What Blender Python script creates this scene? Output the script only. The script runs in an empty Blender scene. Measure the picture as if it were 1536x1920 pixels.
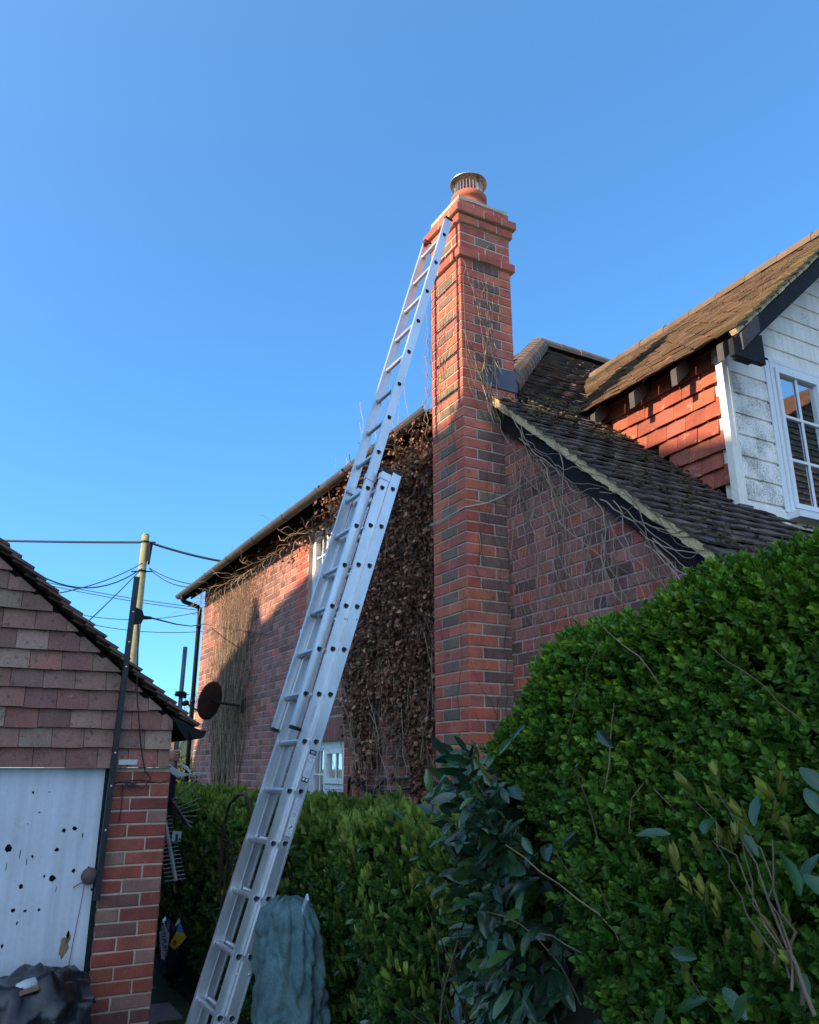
import bpy, math, random
import numpy as np
from mathutils import Vector, Matrix
rnd = random.Random(7); nr = np.random.RandomState(11)
R = math.radians
sc = bpy.context.scene
COL = sc.collection

# ------------------------------------------------------------------ camera, world, sun, exposure
EYE = 1.7; PITCH = 17.65; YAW = 61.43; FPX = 1507.6
cam = bpy.data.cameras.new('camera'); camo = bpy.data.objects.new('camera', cam); COL.objects.link(camo)
cam.sensor_fit = 'VERTICAL'; cam.sensor_height = 36; cam.lens = 36 * FPX / 1920
cam.clip_start = .05; cam.clip_end = 5000
camo.location = (0, 0, EYE); camo.rotation_euler = (R(90 + PITCH), 0, R(YAW))
sc.camera = camo
SUN = Vector((.05, 1, -.47)).normalized()            # direction the light travels
SUN_EL = math.asin(-SUN.z)
w = bpy.data.worlds.new('World'); sc.world = w; w.use_nodes = True
nt = w.node_tree; bg = nt.nodes['Background']
sky = nt.nodes.new('ShaderNodeTexSky'); sky.sky_type = 'NISHITA'; sky.sun_disc = False
sky.sun_elevation = SUN_EL; sky.sun_rotation = math.atan2(-SUN.x, -SUN.y)
sky.air_density = 1.0; sky.dust_density = 0; sky.ozone_density = 4.0; sky.altitude = 2500
wb = nt.nodes.new('ShaderNodeMix'); wb.data_type = 'RGBA'; wb.blend_type = 'MULTIPLY'; wb.inputs[0].default_value = 1   # white balance of the sky
gm = nt.nodes.new('ShaderNodeGamma'); gm.inputs[1].default_value = .7; nt.links.new(sky.outputs[0], gm.inputs[0])
nt.links.new(gm.outputs[0], wb.inputs[6]); wb.inputs[7].default_value = (.46, .93, 1.26, 1)
# added fill glow in the sky behind the viewpoint, off the sun, lifts the shade
SKY_FILL = 3.3
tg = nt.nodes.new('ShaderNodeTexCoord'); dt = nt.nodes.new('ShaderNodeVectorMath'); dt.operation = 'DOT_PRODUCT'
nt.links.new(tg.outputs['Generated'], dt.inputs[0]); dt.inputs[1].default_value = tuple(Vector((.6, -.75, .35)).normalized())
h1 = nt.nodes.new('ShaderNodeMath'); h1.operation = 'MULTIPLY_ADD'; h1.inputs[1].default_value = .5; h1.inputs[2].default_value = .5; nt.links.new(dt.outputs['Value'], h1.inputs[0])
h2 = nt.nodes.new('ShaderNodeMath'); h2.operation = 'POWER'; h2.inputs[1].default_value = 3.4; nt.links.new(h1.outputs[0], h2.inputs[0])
h3 = nt.nodes.new('ShaderNodeVectorMath'); h3.operation = 'SCALE'; h3.inputs[0].default_value = (.82 * SKY_FILL, .86 * SKY_FILL, .92 * SKY_FILL); nt.links.new(h2.outputs[0], h3.inputs['Scale'])
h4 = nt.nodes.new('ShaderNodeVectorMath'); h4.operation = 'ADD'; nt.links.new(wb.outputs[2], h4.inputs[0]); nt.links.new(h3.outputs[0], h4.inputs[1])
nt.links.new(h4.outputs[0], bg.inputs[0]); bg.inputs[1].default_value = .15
sl = bpy.data.lights.new('sun', 'SUN'); so = bpy.data.objects.new('sun', sl); COL.objects.link(so)
sl.energy = 3.6; sl.angle = R(.5); sl.color = (1, .78, .52)
so.rotation_euler = SUN.to_track_quat('-Z', 'Y').to_euler(); so.location = (0, -20, 20)
sc.view_settings.view_transform = 'Standard'; sc.view_settings.look = 'None'
sc.view_settings.exposure = 1.45; sc.view_settings.gamma = 1
sc.render.engine = 'CYCLES'

# ------------------------------------------------------------------ survey helpers (sight lines from the viewpoint)
_p, _a = R(PITCH), R(-YAW)
FW = np.array([math.cos(_p) * math.sin(_a), math.cos(_p) * math.cos(_a), math.sin(_p)])
RT = np.array([math.cos(_a), -math.sin(_a), 0.]); UP = np.cross(RT, FW); CP = np.array([0, 0, EYE])
def _ray(u, v): return FPX * FW + (u - 768) * RT - (v - 960) * UP
def onX(u, v, x): r = _ray(u, v); return CP + r * (x / r[0])
def onY(u, v, y): r = _ray(u, v); return CP + r * (y / r[1])
def onZ(u, v, z): r = _ray(u, v); return CP + r * ((z - EYE) / r[2])
HD = np.array([math.sin(_a), math.cos(_a), 0])
def onH(u, v, h): r = _ray(u, v); return CP + r * (h / (r @ HD))

# ------------------------------------------------------------------ mesh building
A = lambda *p: np.array(p, float)
def unit(v): v = np.array(v, float); return v / (np.linalg.norm(v) + 1e-12)
X, Y, Z = A(1, 0, 0), A(0, 1, 0), A(0, 0, 1)
ORG = {}
def mesh_obj(name, V, F, mat, parent=None, tints=None, smooth=False, org=None, uvs=None):
    """V (n,3) world coords; F list of index lists"""
    o0 = ORG[parent.name] if parent is not None else (np.array(org, float) if org is not None else np.zeros(3))
    me = bpy.data.meshes.new(name)
    V = np.asarray(V, float) - o0
    if isinstance(F, tuple):      # (loops, starts, totals)
        loops, starts, totals = F
        me.vertices.add(len(V)); me.vertices.foreach_set('co', V.astype(np.float32).ravel())
        me.loops.add(len(loops)); me.loops.foreach_set('vertex_index', loops.astype(np.int32))
        me.polygons.add(len(starts)); me.polygons.foreach_set('loop_start', starts.astype(np.int32))
        me.update(calc_edges=True)
    else:
        me.from_pydata([tuple(v) for v in V], [], F)
        totals = np.array([len(f) for f in F])
    if tints is not None and len(tints):
        t = np.asarray(tints, float)
        if t.shape[1] == 3: t = np.hstack([t, np.ones((len(t), 1))])
        at = me.attributes.new('tint', 'FLOAT_COLOR', 'CORNER')
        at.data.foreach_set('color', np.repeat(t, totals, axis=0).astype(np.float32).ravel())
    me.validate(); me.update()
    if smooth: me.polygons.foreach_set('use_smooth', [True] * len(me.polygons))
    me.materials.append(mat)
    o = bpy.data.objects.new(name, me); COL.objects.link(o)
    if parent is not None: o.parent = parent; ORG[o.name] = o0
    else: o.location = tuple(o0); ORG[o.name] = o0
    return o
def tag(o, label=None, cat=None, group=None, kind=None):
    if label: o['label'] = label
    if cat: o['category'] = cat
    if group: o['group'] = group
    if kind: o['kind'] = kind
    return o
def thing(name, loc, label, cat, group=None):
    o = bpy.data.objects.new(name, None); COL.objects.link(o); o.location = tuple(loc); o.empty_display_size = .1
    ORG[o.name] = np.array(loc, float); return tag(o, label, cat, group)

class MB:
    def __init__(s): s.v = []; s.f = []; s.t = []
    def add(s, vs, fs, tint=None):
        n = len(s.v); s.v += [np.asarray(q, float) for q in vs]; s.f += [[i + n for i in f] for f in fs]
        if tint is not None: s.t += [tuple(tint)] * len(fs)
        return n
    def box(s, O, U, V_, W, tint=None):     # corner + three edge vectors
        O, U, V_, W = map(lambda q: np.asarray(q, float), (O, U, V_, W))
        s.add([O, O + U, O + U + V_, O + V_, O + W, O + U + W, O + U + V_ + W, O + V_ + W],
              [[0, 3, 2, 1], [4, 5, 6, 7], [0, 1, 5, 4], [1, 2, 6, 5], [2, 3, 7, 6], [3, 0, 4, 7]], tint)
    def abox(s, x0, x1, y0, y1, z0, z1, tint=None): s.box((x0, y0, z0), (x1 - x0, 0, 0), (0, y1 - y0, 0), (0, 0, z1 - z0), tint)
    def bar(s, a, b, wu, wv, up=(0, 0, 1), tint=None):   # rectangular bar from a to b
        a, b = np.asarray(a, float), np.asarray(b, float); d = unit(b - a); u = np.cross(d, up)
        if np.linalg.norm(u) < 1e-6: u = np.cross(d, X)
        u = unit(u); v = np.cross(u, d); s.box(a - u * wu / 2 - v * wv / 2, b - a, u * wu, v * wv, tint)
    def prism(s, poly, W, tint=None):       # planar polygon extruded by W
        n = len(poly); W = np.asarray(W, float); P = [np.asarray(q, float) for q in poly]
        s.add(P + [q + W for q in P], [list(range(n))[::-1], list(range(n, 2 * n))] + [[i, (i + 1) % n, (i + 1) % n + n, i + n] for i in range(n)], tint)
    def tube(s, pts, r, n=6, tint=None, cap=True):
        P = [np.asarray(q, float) for q in pts]; m = len(P)
        rr = r if hasattr(r, '__len__') else [r] * m
        d0 = unit(P[1] - P[0]); u = np.cross(d0, Z)
        if np.linalg.norm(u) < .1: u = np.cross(d0, X)
        u = unit(u); vs = []; 
        for i in range(m):
            d = unit(P[min(i + 1, m - 1)] - P[max(i - 1, 0)]); u = unit(u - d * (u @ d)); v = np.cross(d, u)
            for k in range(n):
                a = 2 * math.pi * k / n; vs.append(P[i] + rr[i] * (math.cos(a) * u + math.sin(a) * v))
        fs = [[i * n + k, i * n + (k + 1) % n, (i + 1) * n + (k + 1) % n, (i + 1) * n + k] for i in range(m - 1) for k in range(n)]
        if cap: fs += [list(range(n))[::-1], [(m - 1) * n + k for k in range(n)]]
        s.add(vs, fs, tint)
    def lathe(s, c, prof, n=28, axis=Z, tint=None):  # prof: list of (radius, height)
        c = np.asarray(c, float); axis = unit(axis); u = np.cross(axis, Y if abs(axis[1]) < .9 else X); u = unit(u); v = np.cross(axis, u)
        vs = [c + axis * h + r * (math.cos(2 * math.pi * k / n) * u + math.sin(2 * math.pi * k / n) * v) for r, h in prof for k in range(n)]
        fs = [[i * n + k, i * n + (k + 1) % n, (i + 1) * n + (k + 1) % n, (i + 1) * n + k] for i in range(len(prof) - 1) for k in range(n)]
        s.add(vs, fs, tint)
    def build(s, name, mat, parent=None, smooth=False, org=None):
        return mesh_obj(name, np.array(s.v), s.f, mat, parent, s.t if len(s.t) == len(s.f) else None, smooth, org)

def scatter(name, tv, tf, tt, pos, mats, scl, tint, mat, parent=None, smooth=False, org=None):
    """merge many transformed copies of a small template into one mesh. mats (n,3,3): columns = local axes"""
    tv = np.asarray(tv, float); n = len(pos); k = len(tv)
    V = np.einsum('nij,kj->nki', mats, tv) * np.asarray(scl)[:, None, None] + np.asarray(pos)[:, None, :]
    l0 = np.concatenate([np.array(f) for f in tf]); tot0 = np.array([len(f) for f in tf]); st0 = np.concatenate([[0], np.cumsum(tot0)[:-1]])
    loops = (l0[None] + (np.arange(n) * k)[:, None]).ravel(); starts = (st0[None] + (np.arange(n) * len(l0))[:, None]).ravel()
    totals = np.tile(tot0, n); T = (np.asarray(tint)[:, None, :] * np.asarray(tt)[None, :, :]).reshape(-1, 3)
    return mesh_obj(name, V.reshape(-1, 3), (loops, starts, totals), mat, parent, T, smooth, org)
def frames(ax, nrm):
    """orthonormal frames from axis arrays (n,3): x=ax, z~nrm"""
    ax = ax / np.linalg.norm(ax, axis=1, keepdims=True); y = np.cross(nrm, ax); y /= np.linalg.norm(y, axis=1, keepdims=True) + 1e-9
    z = np.cross(ax, y); return np.stack([ax, y, z], axis=2)

# ------------------------------------------------------------------ materials
def mat(name, col=None, rough=.8, var=.25, vscale=6, bump=.15, bscale=80, metal=0, spec=.4, spots=None, transl=0, fine=.15, streak=None, coat=0):
    """col None -> colour comes from the mesh's own tint. spots: list of (colour, noise scale, threshold, strength)"""
    m = bpy.data.materials.new(name); m.use_nodes = True; n = m.node_tree; N = n.nodes; L = n.links
    b = N['Principled BSDF']; tc = N.new('ShaderNodeTexCoord')
    if col is None:
        src = N.new('ShaderNodeAttribute'); src.attribute_name = 'tint'; c = src.outputs['Color']
    else:
        src = N.new('ShaderNodeRGB'); src.outputs[0].default_value = (*col, 1); c = src.outputs[0]
    def noise(scale, detail=4, vec=None, rg=.6):
        t = N.new('ShaderNodeTexNoise'); t.inputs['Scale'].default_value = scale; t.inputs['Detail'].default_value = detail; t.inputs['Roughness'].default_value = rg
        L.new(vec or tc.outputs['Object'], t.inputs['Vector']); return t.outputs['Fac']
    def mul(c, fac, amt):
        mr = N.new('ShaderNodeMapRange'); L.new(fac, mr.inputs[0]); mr.inputs[1].default_value = .25; mr.inputs[2].default_value = .75
        mr.inputs[3].default_value = 1 - amt; mr.inputs[4].default_value = 1 + amt
        vm = N.new('ShaderNodeVectorMath'); vm.operation = 'SCALE'; L.new(c, vm.inputs[0]); L.new(mr.outputs[0], vm.inputs['Scale']); return vm.outputs[0]
    if var: c = mul(c, noise(vscale), var)
    if fine: c = mul(c, noise(vscale * 18, 6), fine)
    for (sc_, s_, th, st) in (spots or []):
        f = noise(s_, 8, rg=.7); mr = N.new('ShaderNodeMapRange'); L.new(f, mr.inputs[0]); mr.inputs[1].default_value = th; mr.inputs[2].default_value = th + .06
        mr.inputs[3].default_value = 0; mr.inputs[4].default_value = st
        mx = N.new('ShaderNodeMix'); mx.data_type = 'RGBA'; L.new(mr.outputs[0], mx.inputs[0]); L.new(c, mx.inputs[6]); mx.inputs[7].default_value = (*sc_, 1); c = mx.outputs[2]
    if streak:
        mp = N.new('ShaderNodeMapping'); mp.inputs['Scale'].default_value = streak[1]; L.new(tc.outputs['Object'], mp.inputs[0])
        f = noise(1, 5, mp.outputs[0]); c = mul(c, f, streak[0])
    L.new(c, b.inputs['Base Color'])
    rr = N.new('ShaderNodeMapRange'); L.new(noise(vscale * 3), rr.inputs[0]); rr.inputs[3].default_value = max(0, rough - .12); rr.inputs[4].default_value = min(1, rough + .12); L.new(rr.outputs[0], b.inputs['Roughness'])
    b.inputs['Metallic'].default_value = metal; b.inputs['Specular IOR Level'].default_value = spec
    if coat: b.inputs['Coat Weight'].default_value = coat
    if bump:
        bp = N.new('ShaderNodeBump'); bp.inputs['Strength'].default_value = bump; bp.inputs['Distance'].default_value = .01
        L.new(noise(bscale, 6), bp.inputs['Height']); L.new(bp.outputs[0], b.inputs['Normal'])
    if transl:
        tr = N.new('ShaderNodeBsdfTranslucent'); L.new(c, tr.inputs[0]); ms = N.new('ShaderNodeMixShader'); ms.inputs[0].default_value = transl
        L.new(b.outputs[0], ms.inputs[1]); L.new(tr.outputs[0], ms.inputs[2]); L.new(ms.outputs[0], N['Material Output'].inputs[0])
    return m
M_brick = mat('brick', rough=.88, var=.3, vscale=7, bump=.5, bscale=130, fine=.3, spots=[((.40, .35, .30), 16, .64, .4), ((.05, .045, .04), 10, .60, .5), ((.06, .055, .045), 45, .66, .6)])
M_mort = mat('mortar', (.44, .34, .29), rough=.95, var=.25, vscale=5, bump=.5, bscale=120, fine=.2)
M_mort_pink = mat('mortar_pink', (.50, .37, .34), rough=.95, var=.2, vscale=5, bump=.5, bscale=120, fine=.2)
M_mort_pale = mat('mortar_pale', (.48, .41, .30), rough=.95, var=.2, vscale=5, bump=.5, bscale=120, fine=.2)
M_mort_gar = mat('mortar_garage', (.22, .19, .14), rough=.95, var=.25, vscale=5, bump=.5, bscale=120, fine=.2)
M_tile = mat('clay_tile', rough=.9, var=.25, vscale=7, bump=.5, bscale=90, fine=.3, spots=[((.16, .15, .10), 18, .60, .5), ((.03, .028, .024), 11, .62, .6)])
M_tile_wall = mat('hung_tile', rough=.85, var=.25, vscale=6, bump=.35, bscale=90, fine=.25, spots=[((.55, .33, .25), 13, .60, .6), ((.10, .06, .045), 8, .62, .5)])
M_tile_gar = mat('hung_tile_garage', rough=.9, var=.2, vscale=6, bump=.4, bscale=90, fine=.25, spots=[((.40, .33, .26), 16, .62, .4), ((.08, .055, .045), 26, .57, .75), ((.15, .09, .07), 6, .58, .5)])
M_moss = mat('moss', rough=1, var=.3, vscale=20, bump=.6, bscale=200, fine=.3)
M_verge = mat('verge_mortar', (.58, .45, .24), rough=1, var=.25, vscale=8, bump=.8, bscale=60, fine=.2, spots=[((.10, .10, .06), 16, .60, .6)])
M_black = mat('black_paint', (.012, .012, .013), spec=.2, rough=.7, var=.3, bump=.5, bscale=40, fine=.3, spots=[((.10, .11, .13), 30, .66, .3)])
M_blk_plast = mat('black_plastic', (.007, .007, .008), rough=.55, bump=.05, spec=.2)
M_gutter = mat('gutter_plastic', (.07, .065, .06), rough=.5, var=.3, bump=.1, spots=[((.16, .15, .12), 12, .66, .4)])
M_upvc = mat('white_upvc', (.74, .75, .76), rough=.3, var=.04, bump=.02, fine=.02)
M_wpaint = mat('white_paint', (.78, .73, .64), rough=.6, var=.1, bump=.3, bscale=40, fine=.05, spots=[((.20, .17, .07), 7, .66, .7)], streak=(.12, (4, 4, .6)))
M_lead = mat('lead', (.09, .10, .12), rough=.55, var=.2, bump=.2, bscale=20, metal=.3)
M_alu = mat('aluminium', (.62, .64, .66), rough=.42, var=.07, vscale=3, bump=.04, bscale=60, metal=.85, fine=.05, streak=(.14, (10, 10, .7)))
M_alud = mat('end_plastic_and_rung_shade', (.012, .012, .014), rough=.5, bump=.05)
M_stain = mat('stainless', (.55, .52, .48), rough=.35, metal=.9, var=.2, bump=.05)
M_terra = mat('terracotta', (.40, .11, .06), rough=.8, var=.2, bump=.2)
M_stem = mat('stem', rough=.9, var=.2, vscale=20, bump=.3)
M_leafd = mat('dead_leaf', rough=.7, var=.25, vscale=15, bump=.2, bscale=100, transl=.15, spec=.2)
M_leaf = mat('leaf', rough=.45, var=.15, vscale=10, bump=.12, bscale=60, transl=.25, fine=.08, spec=.3)
M_leafg = mat('glossy_leaf', rough=.24, var=.15, vscale=10, bump=.2, bscale=40, transl=.1, fine=.08, spec=.6)
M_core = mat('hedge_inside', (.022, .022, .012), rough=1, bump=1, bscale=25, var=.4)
M_soil = mat('soil', (.03, .022, .016), rough=1, var=.4, bump=1, bscale=60)
M_grass = mat('grass_ground', (.05, .07, .02), rough=1, var=.4, bump=1, bscale=30)
M_flag = mat('flagstone', rough=.9, var=.2, bump=.4, bscale=60)
M_wood = mat('pole_wood', (.27, .24, .12), rough=.9, var=.25, bump=.4, streak=(.2, (12, 12, .6)))
M_wire = mat('wire', (.02, .022, .025), rough=.5, bump=0)
M_coax = mat('coax', (.5, .52, .54), rough=.4, bump=0, var=.05)
M_dish = mat('dish_metal', (.06, .035, .028), rough=.5, var=.3, bump=.1)
M_skin = mat('skin', (.42, .22, .16), rough=.5, bump=.1)
M_navy = mat('navy_cloth', (.012, .014, .03), rough=.9, bump=.3, bscale=200)
M_jean = mat('dark_trousers', (.02, .022, .03), rough=.9, bump=.3, bscale=200)
M_hair = mat('hair', (.03, .02, .015), rough=.7)
M_iron = mat('rusty_iron', (.05, .03, .02), rough=.8, bump=.4, var=.4)
M_sheet = mat('black_polythene', (.006, .007, .009), rough=.3, var=.3, bump=.35, bscale=14, spec=.6)
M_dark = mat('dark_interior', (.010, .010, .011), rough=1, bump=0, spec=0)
M_curt = mat('curtain', (.55, .57, .6), rough=.9, bump=.2, streak=(.35, (40, 40, .2)))
M_cream = mat('cream_render', (.62, .55, .42), rough=.9)
M_text = mat('navy_print', (.02, .025, .06), rough=.5, bump=0)
M_label = mat('white_label', (.6, .62, .66), rough=.45, bump=0, var=.08)
M_tarp = mat('blue_tarp', (.075, .14, .145), spec=.2, rough=.75, var=.4, vscale=7, bump=.9, bscale=28, fine=.3, spots=[((.14, .13, .10), 5, .56, .55)])
M_red = mat('red_string', (.25, .02, .03), rough=.8, bump=0)
M_chip = mat('bare_board', (.22, .16, .09), rough=.9)
M_sky = None
def door_mat():
    m = mat('painted_board', (.58, .61, .65), rough=.5, var=.1, vscale=2, bump=.2, bscale=25, fine=.05, streak=(.16, (3, 16, .5)), spots=[((.22, .21, .19), 30, .69, .8), ((.42, .42, .40), 6, .62, .35)])
    return m
M_door = door_mat()
def boards_mat():
    m = mat('white_boards', (.84, .79, .71), rough=.6, var=.1, vscale=4, bump=.25, bscale=60, fine=.06, streak=(.2, (9, 9, .9)), spots=[((.30, .24, .17), 12, .66, .4)])
    n = m.node_tree; N = n.nodes; L = n.links; b = N['Principled BSDF']; c = b.inputs['Base Color'].links[0].from_socket
    tc = N.new('ShaderNodeTexCoord'); no = N.new('ShaderNodeTexNoise'); no.inputs['Scale'].default_value = 85; no.inputs['Detail'].default_value = 10; no.inputs['Roughness'].default_value = .85
    L.new(tc.outputs['Object'], no.inputs['Vector'])
    at = N.new('ShaderNodeAttribute'); at.attribute_name = 'tint'     # tint red channel: how mouldy the board is
    sp = N.new('ShaderNodeSeparateColor'); L.new(at.outputs['Color'], sp.inputs[0])
    su = N.new('ShaderNodeMath'); su.operation = 'MULTIPLY_ADD'; L.new(sp.outputs[0], su.inputs[0]); su.inputs[1].default_value = .13; L.new(no.outputs['Fac'], su.inputs[2])
    mr = N.new('ShaderNodeMapRange'); n2 = N.new('ShaderNodeTexNoise'); n2.inputs['Scale'].default_value = 7; L.new(tc.outputs['Object'], n2.inputs['Vector']); s2 = N.new('ShaderNodeMath'); s2.operation = 'MULTIPLY_ADD'; L.new(n2.outputs['Fac'], s2.inputs[0]); s2.inputs[1].default_value = .35; s2.inputs[2].default_value = -.17; s3 = N.new('ShaderNodeMath'); L.new(su.outputs[0], s3.inputs[0]); L.new(s2.outputs[0], s3.inputs[1]); L.new(s3.outputs[0], mr.inputs[0]); mr.inputs[1].default_value = .60; mr.inputs[2].default_value = .74; mr.inputs[4].default_value = .8
    mx = N.new('ShaderNodeMix'); mx.data_type = 'RGBA'; L.new(mr.outputs[0], mx.inputs[0]); L.new(c, mx.inputs[6]); mx.inputs[7].default_value = (.06, .06, .045, 1)
    L.new(mx.outputs[2], b.inputs['Base Color']); return m
M_boards = boards_mat()
def glass_mat():
    m = bpy.data.materials.new('window_glass'); m.use_nodes = True; n = m.node_tree; N = n.nodes; L = n.links
    for q in list(N): 
        if q.type == 'BSDF_PRINCIPLED': N.remove(q)
    g = N.new('ShaderNodeBsdfGlossy'); g.inputs['Roughness'].default_value = .015; g.inputs[0].default_value = (.95, .97, 1, 1)
    t = N.new('ShaderNodeBsdfTransparent'); t.inputs[0].default_value = (.7, .74, .74, 1); f = N.new('ShaderNodeFresnel'); f.inputs[0].default_value = 1.9
    ma = N.new('ShaderNodeMath'); ma.operation = 'MULTIPLY_ADD'; L.new(f.outputs[0], ma.inputs[0]); ma.inputs[1].default_value = 1.2; ma.inputs[2].default_value = .38; ma.use_clamp = True
    ms = N.new('ShaderNodeMixShader'); L.new(ma.outputs[0], ms.inputs[0]); L.new(t.outputs[0], ms.inputs[1]); L.new(g.outputs[0], ms.inputs[2])
    L.new(ms.outputs[0], N['Material Output'].inputs[0]); return m
M_glass = glass_mat()

# ------------------------------------------------------------------ bricks and tiles
RED = [(.47, .115, .075), (.50, .13, .085), (.43, .10, .07), (.40, .12, .09)]
ORG_ = [(.52, .15, .08), (.49, .135, .075)]
BRN = [(.32, .145, .115), (.36, .155, .12), (.28, .13, .105), (.40, .16, .115), (.25, .12, .10)]
BLU = [(.19, .105, .085), (.22, .12, .095), (.16, .09, .075)]
MOS = [(.22, .15, .10), (.19, .135, .09)]
PINK = [(.30, .105, .09), (.28, .095, .085), (.33, .11, .09)]
def jit(c, a=.12): k = 1 + rnd.uniform(-a, a); return (c[0] * k, c[1] * k * (1 + rnd.uniform(-.05, .05)), c[2] * k)
def brick(mb, O, U, N, a, b, z0, z1, tint, proud=.005, ch=.003, j=.0012):
    U = np.asarray(U); N = np.asarray(N); pr = proud + rnd.uniform(-.0012, .0012)
    def p(u, z, d): return O + U * u + Z * z + N * d
    q = [(a, z0), (b, z0), (b, z1), (a, z1)]; q = [(u + rnd.uniform(-j, j), z + rnd.uniform(-j, j)) for u, z in q]
    cu, cz = (a + b) / 2, (z0 + z1) / 2; ins = [(u + (ch if u < cu else -ch), z + (ch if z < cz else -ch)) for u, z in q]
    vs = [p(u, z, -.004) for u, z in q] + [p(u, z, pr - ch * .8) for u, z in q] + [p(u, z, pr) for u, z in ins]
    fs = [[8, 9, 10, 11]] + [[i, (i + 1) % 4, (i + 1) % 4 + 4, i + 4] for i in range(4)] + [[i + 4, (i + 1) % 4 + 4, (i + 1) % 4 + 8, i + 8] for i in range(4)]
    mb.add(vs, fs, tint)
G = .010
def course(mb, O, U, N, z, h, row, holes=(), u0=None, u1=None, **kw):
    for a, b, t in row:
        segs = [(a, b)]
        if u0 is not None: segs = [(max(a, u0), min(b, u1))]
        for (h0, h1, y0, y1) in holes:
            if z + h * .9 > y0 and z + h * .1 < y1:
                ns = []
                for (p, q) in segs:
                    if q <= h0 or p >= h1: ns.append((p, q))
                    else:
                        if p < h0: ns.append((p, h0))
                        if q > h1: ns.append((h1, q))
                segs = ns
        for (p, q) in segs:
            if q - p > .035: brick(mb, O, U, N, p + G / 2, q - G / 2, z + G / 2, z + h - G / 2, jit(t), **kw)
def bond(i, u0, u1, sf, hf, stretch_only=False):
    r = []; u = u0 - (.1687 if i % 2 else 0.0); k = 0
    while u < u1:
        if (k % 2 == 0) or stretch_only: wd = .225; t = sf()
        else: wd = .1125; t = hf()
        r.append((u, u + wd, t)); u += wd; k += 1
    return r
def holed_wall(mb, O, U, N, u0, u1, z0, z1, holes, th):
    """mortar-faced wall slab with rectangular openings (pieces butt end to end)"""
    us = sorted({u0, u1, *[h[0] for h in holes], *[h[1] for h in holes]}); N = np.asarray(N)
    for a, b in zip(us[:-1], us[1:]):
        z = z0
        for h in sorted([h for h in holes if h[0] < b - 1e-6 and h[1] > a + 1e-6], key=lambda h: h[2]):
            if h[2] > z: mb.box(O + U * a + Z * z - N * th, U * (b - a), N * th, Z * (h[2] - z))
            z = max(z, h[3])
        if z < z1: mb.box(O + U * a + Z * z - N * th, U * (b - a), N * th, Z * (z1 - z))

def tiles(mb, O, U, S, N, nu, ns, gauge, wid, tint, keep=lambda u, s: True, th=.013, lift=.03, off=.5, jl=.004, length=None, umin=-1e9, umax=1e9, slim=None):
    """rows of plain tiles: O lower-left corner, U along the eaves, S up the slope, N outward"""
    U, S, N = unit(U), unit(S), unit(N); ln = length or gauge * 1.25
    for i in range(ns):
        for k in range(-1, nu + 1):
            u = k * wid + (off * wid if i % 2 else 0); s = i * gauge
            if u + wid < umin + .03 or u > umax - .03 or not keep(max(u, umin) + .04, s + gauge / 2): continue
            g = .003; a, b = max(u, umin) + g / 2, min(u + wid, umax) - g / 2
            s0 = s + rnd.uniform(-jl, jl); tl = lift + rnd.uniform(-.004, .004); tw = rnd.uniform(-.004, .004); cam_ = .004
            def p(uu, ss, n_): return O + U * uu + S * ss + N * n_
            la = lm = lb = ln
            if slim:
                f_ = lambda uu: slim[0] - slim[1] * uu - s0
                if f_(a) < .03: continue
                if f_(b) < .01: b = (slim[0] - s0 - .01) / slim[1]
                la, lb = min(ln, f_(a)), min(ln, f_(b)); lm = min(ln, f_((a + b) / 2))
            m = (a + b) / 2
            top = [p(a, s0, tl + tw), p(m, s0 + rnd.uniform(-.002, .002), tl + cam_), p(b, s0, tl - tw), p(b, s0 + lb, tl - lift * .95 * lb / ln), p(m, s0 + lm, tl - lift * .95 * lm / ln + cam_), p(a, s0 + la, tl - lift * .95 * la / ln)]
            bot = [q - N * th for q in top]
            mb.add(top + bot, [[0, 1, 4, 5], [1, 2, 3, 4], [6, 7, 1, 0], [7, 8, 2, 1], [6, 0, 5, 11], [2, 8, 9, 3], [6, 11, 10, 7], [7, 10, 9, 8]], tint(u, s))

# ================================================================== GROUND
g = MB(); g.add([(-900, -900, -.012), (900, -900, -.012), (900, 900, -.012), (-900, 900, -.012)], [[0, 1, 2, 3]])
tag(g.build('ground', M_grass), kind='structure')
g = MB()
y = -.6
for i in range(26):
    x = -9.6 + i * .45 - .1
    for k in range(6):
        yy = -1.37 + k * .62 - (.2 if i % 2 else 0)
        if yy + .6 > 1.96: continue
        c = rnd.choice([(.24, .23, .22), (.21, .20, .19), (.27, .25, .23)])
        g.box((x + .006, yy + .006, -.03), (.438, 0, 0), (0, .608, 0), (0, 0, .03 + rnd.uniform(-.002, .003)), jit(c))
tag(g.build('path', M_flag), kind='structure')
g = MB(); g.abox(-9.7, .8, 1.86, 2.95, -.03, .035); tag(g.build('flower_bed', M_soil), kind='structure')

# ================================================================== HOUSE
WY = 3.03                        # plane of the long wall
XL = -12.05                      # far corner
house = thing('brick_house', (-4.2, WY, 0), 'red brick cottage with a tall corner chimney, clay tiled roofs and a white boarded dormer', 'house')
TAN = .884; CS = math.cos(math.atan(TAN)); SN = math.sin(math.atan(TAN))
def zmain(x): return 2.609 - TAN * (x + 2.387)    # top of the slope that falls towards +X
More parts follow.
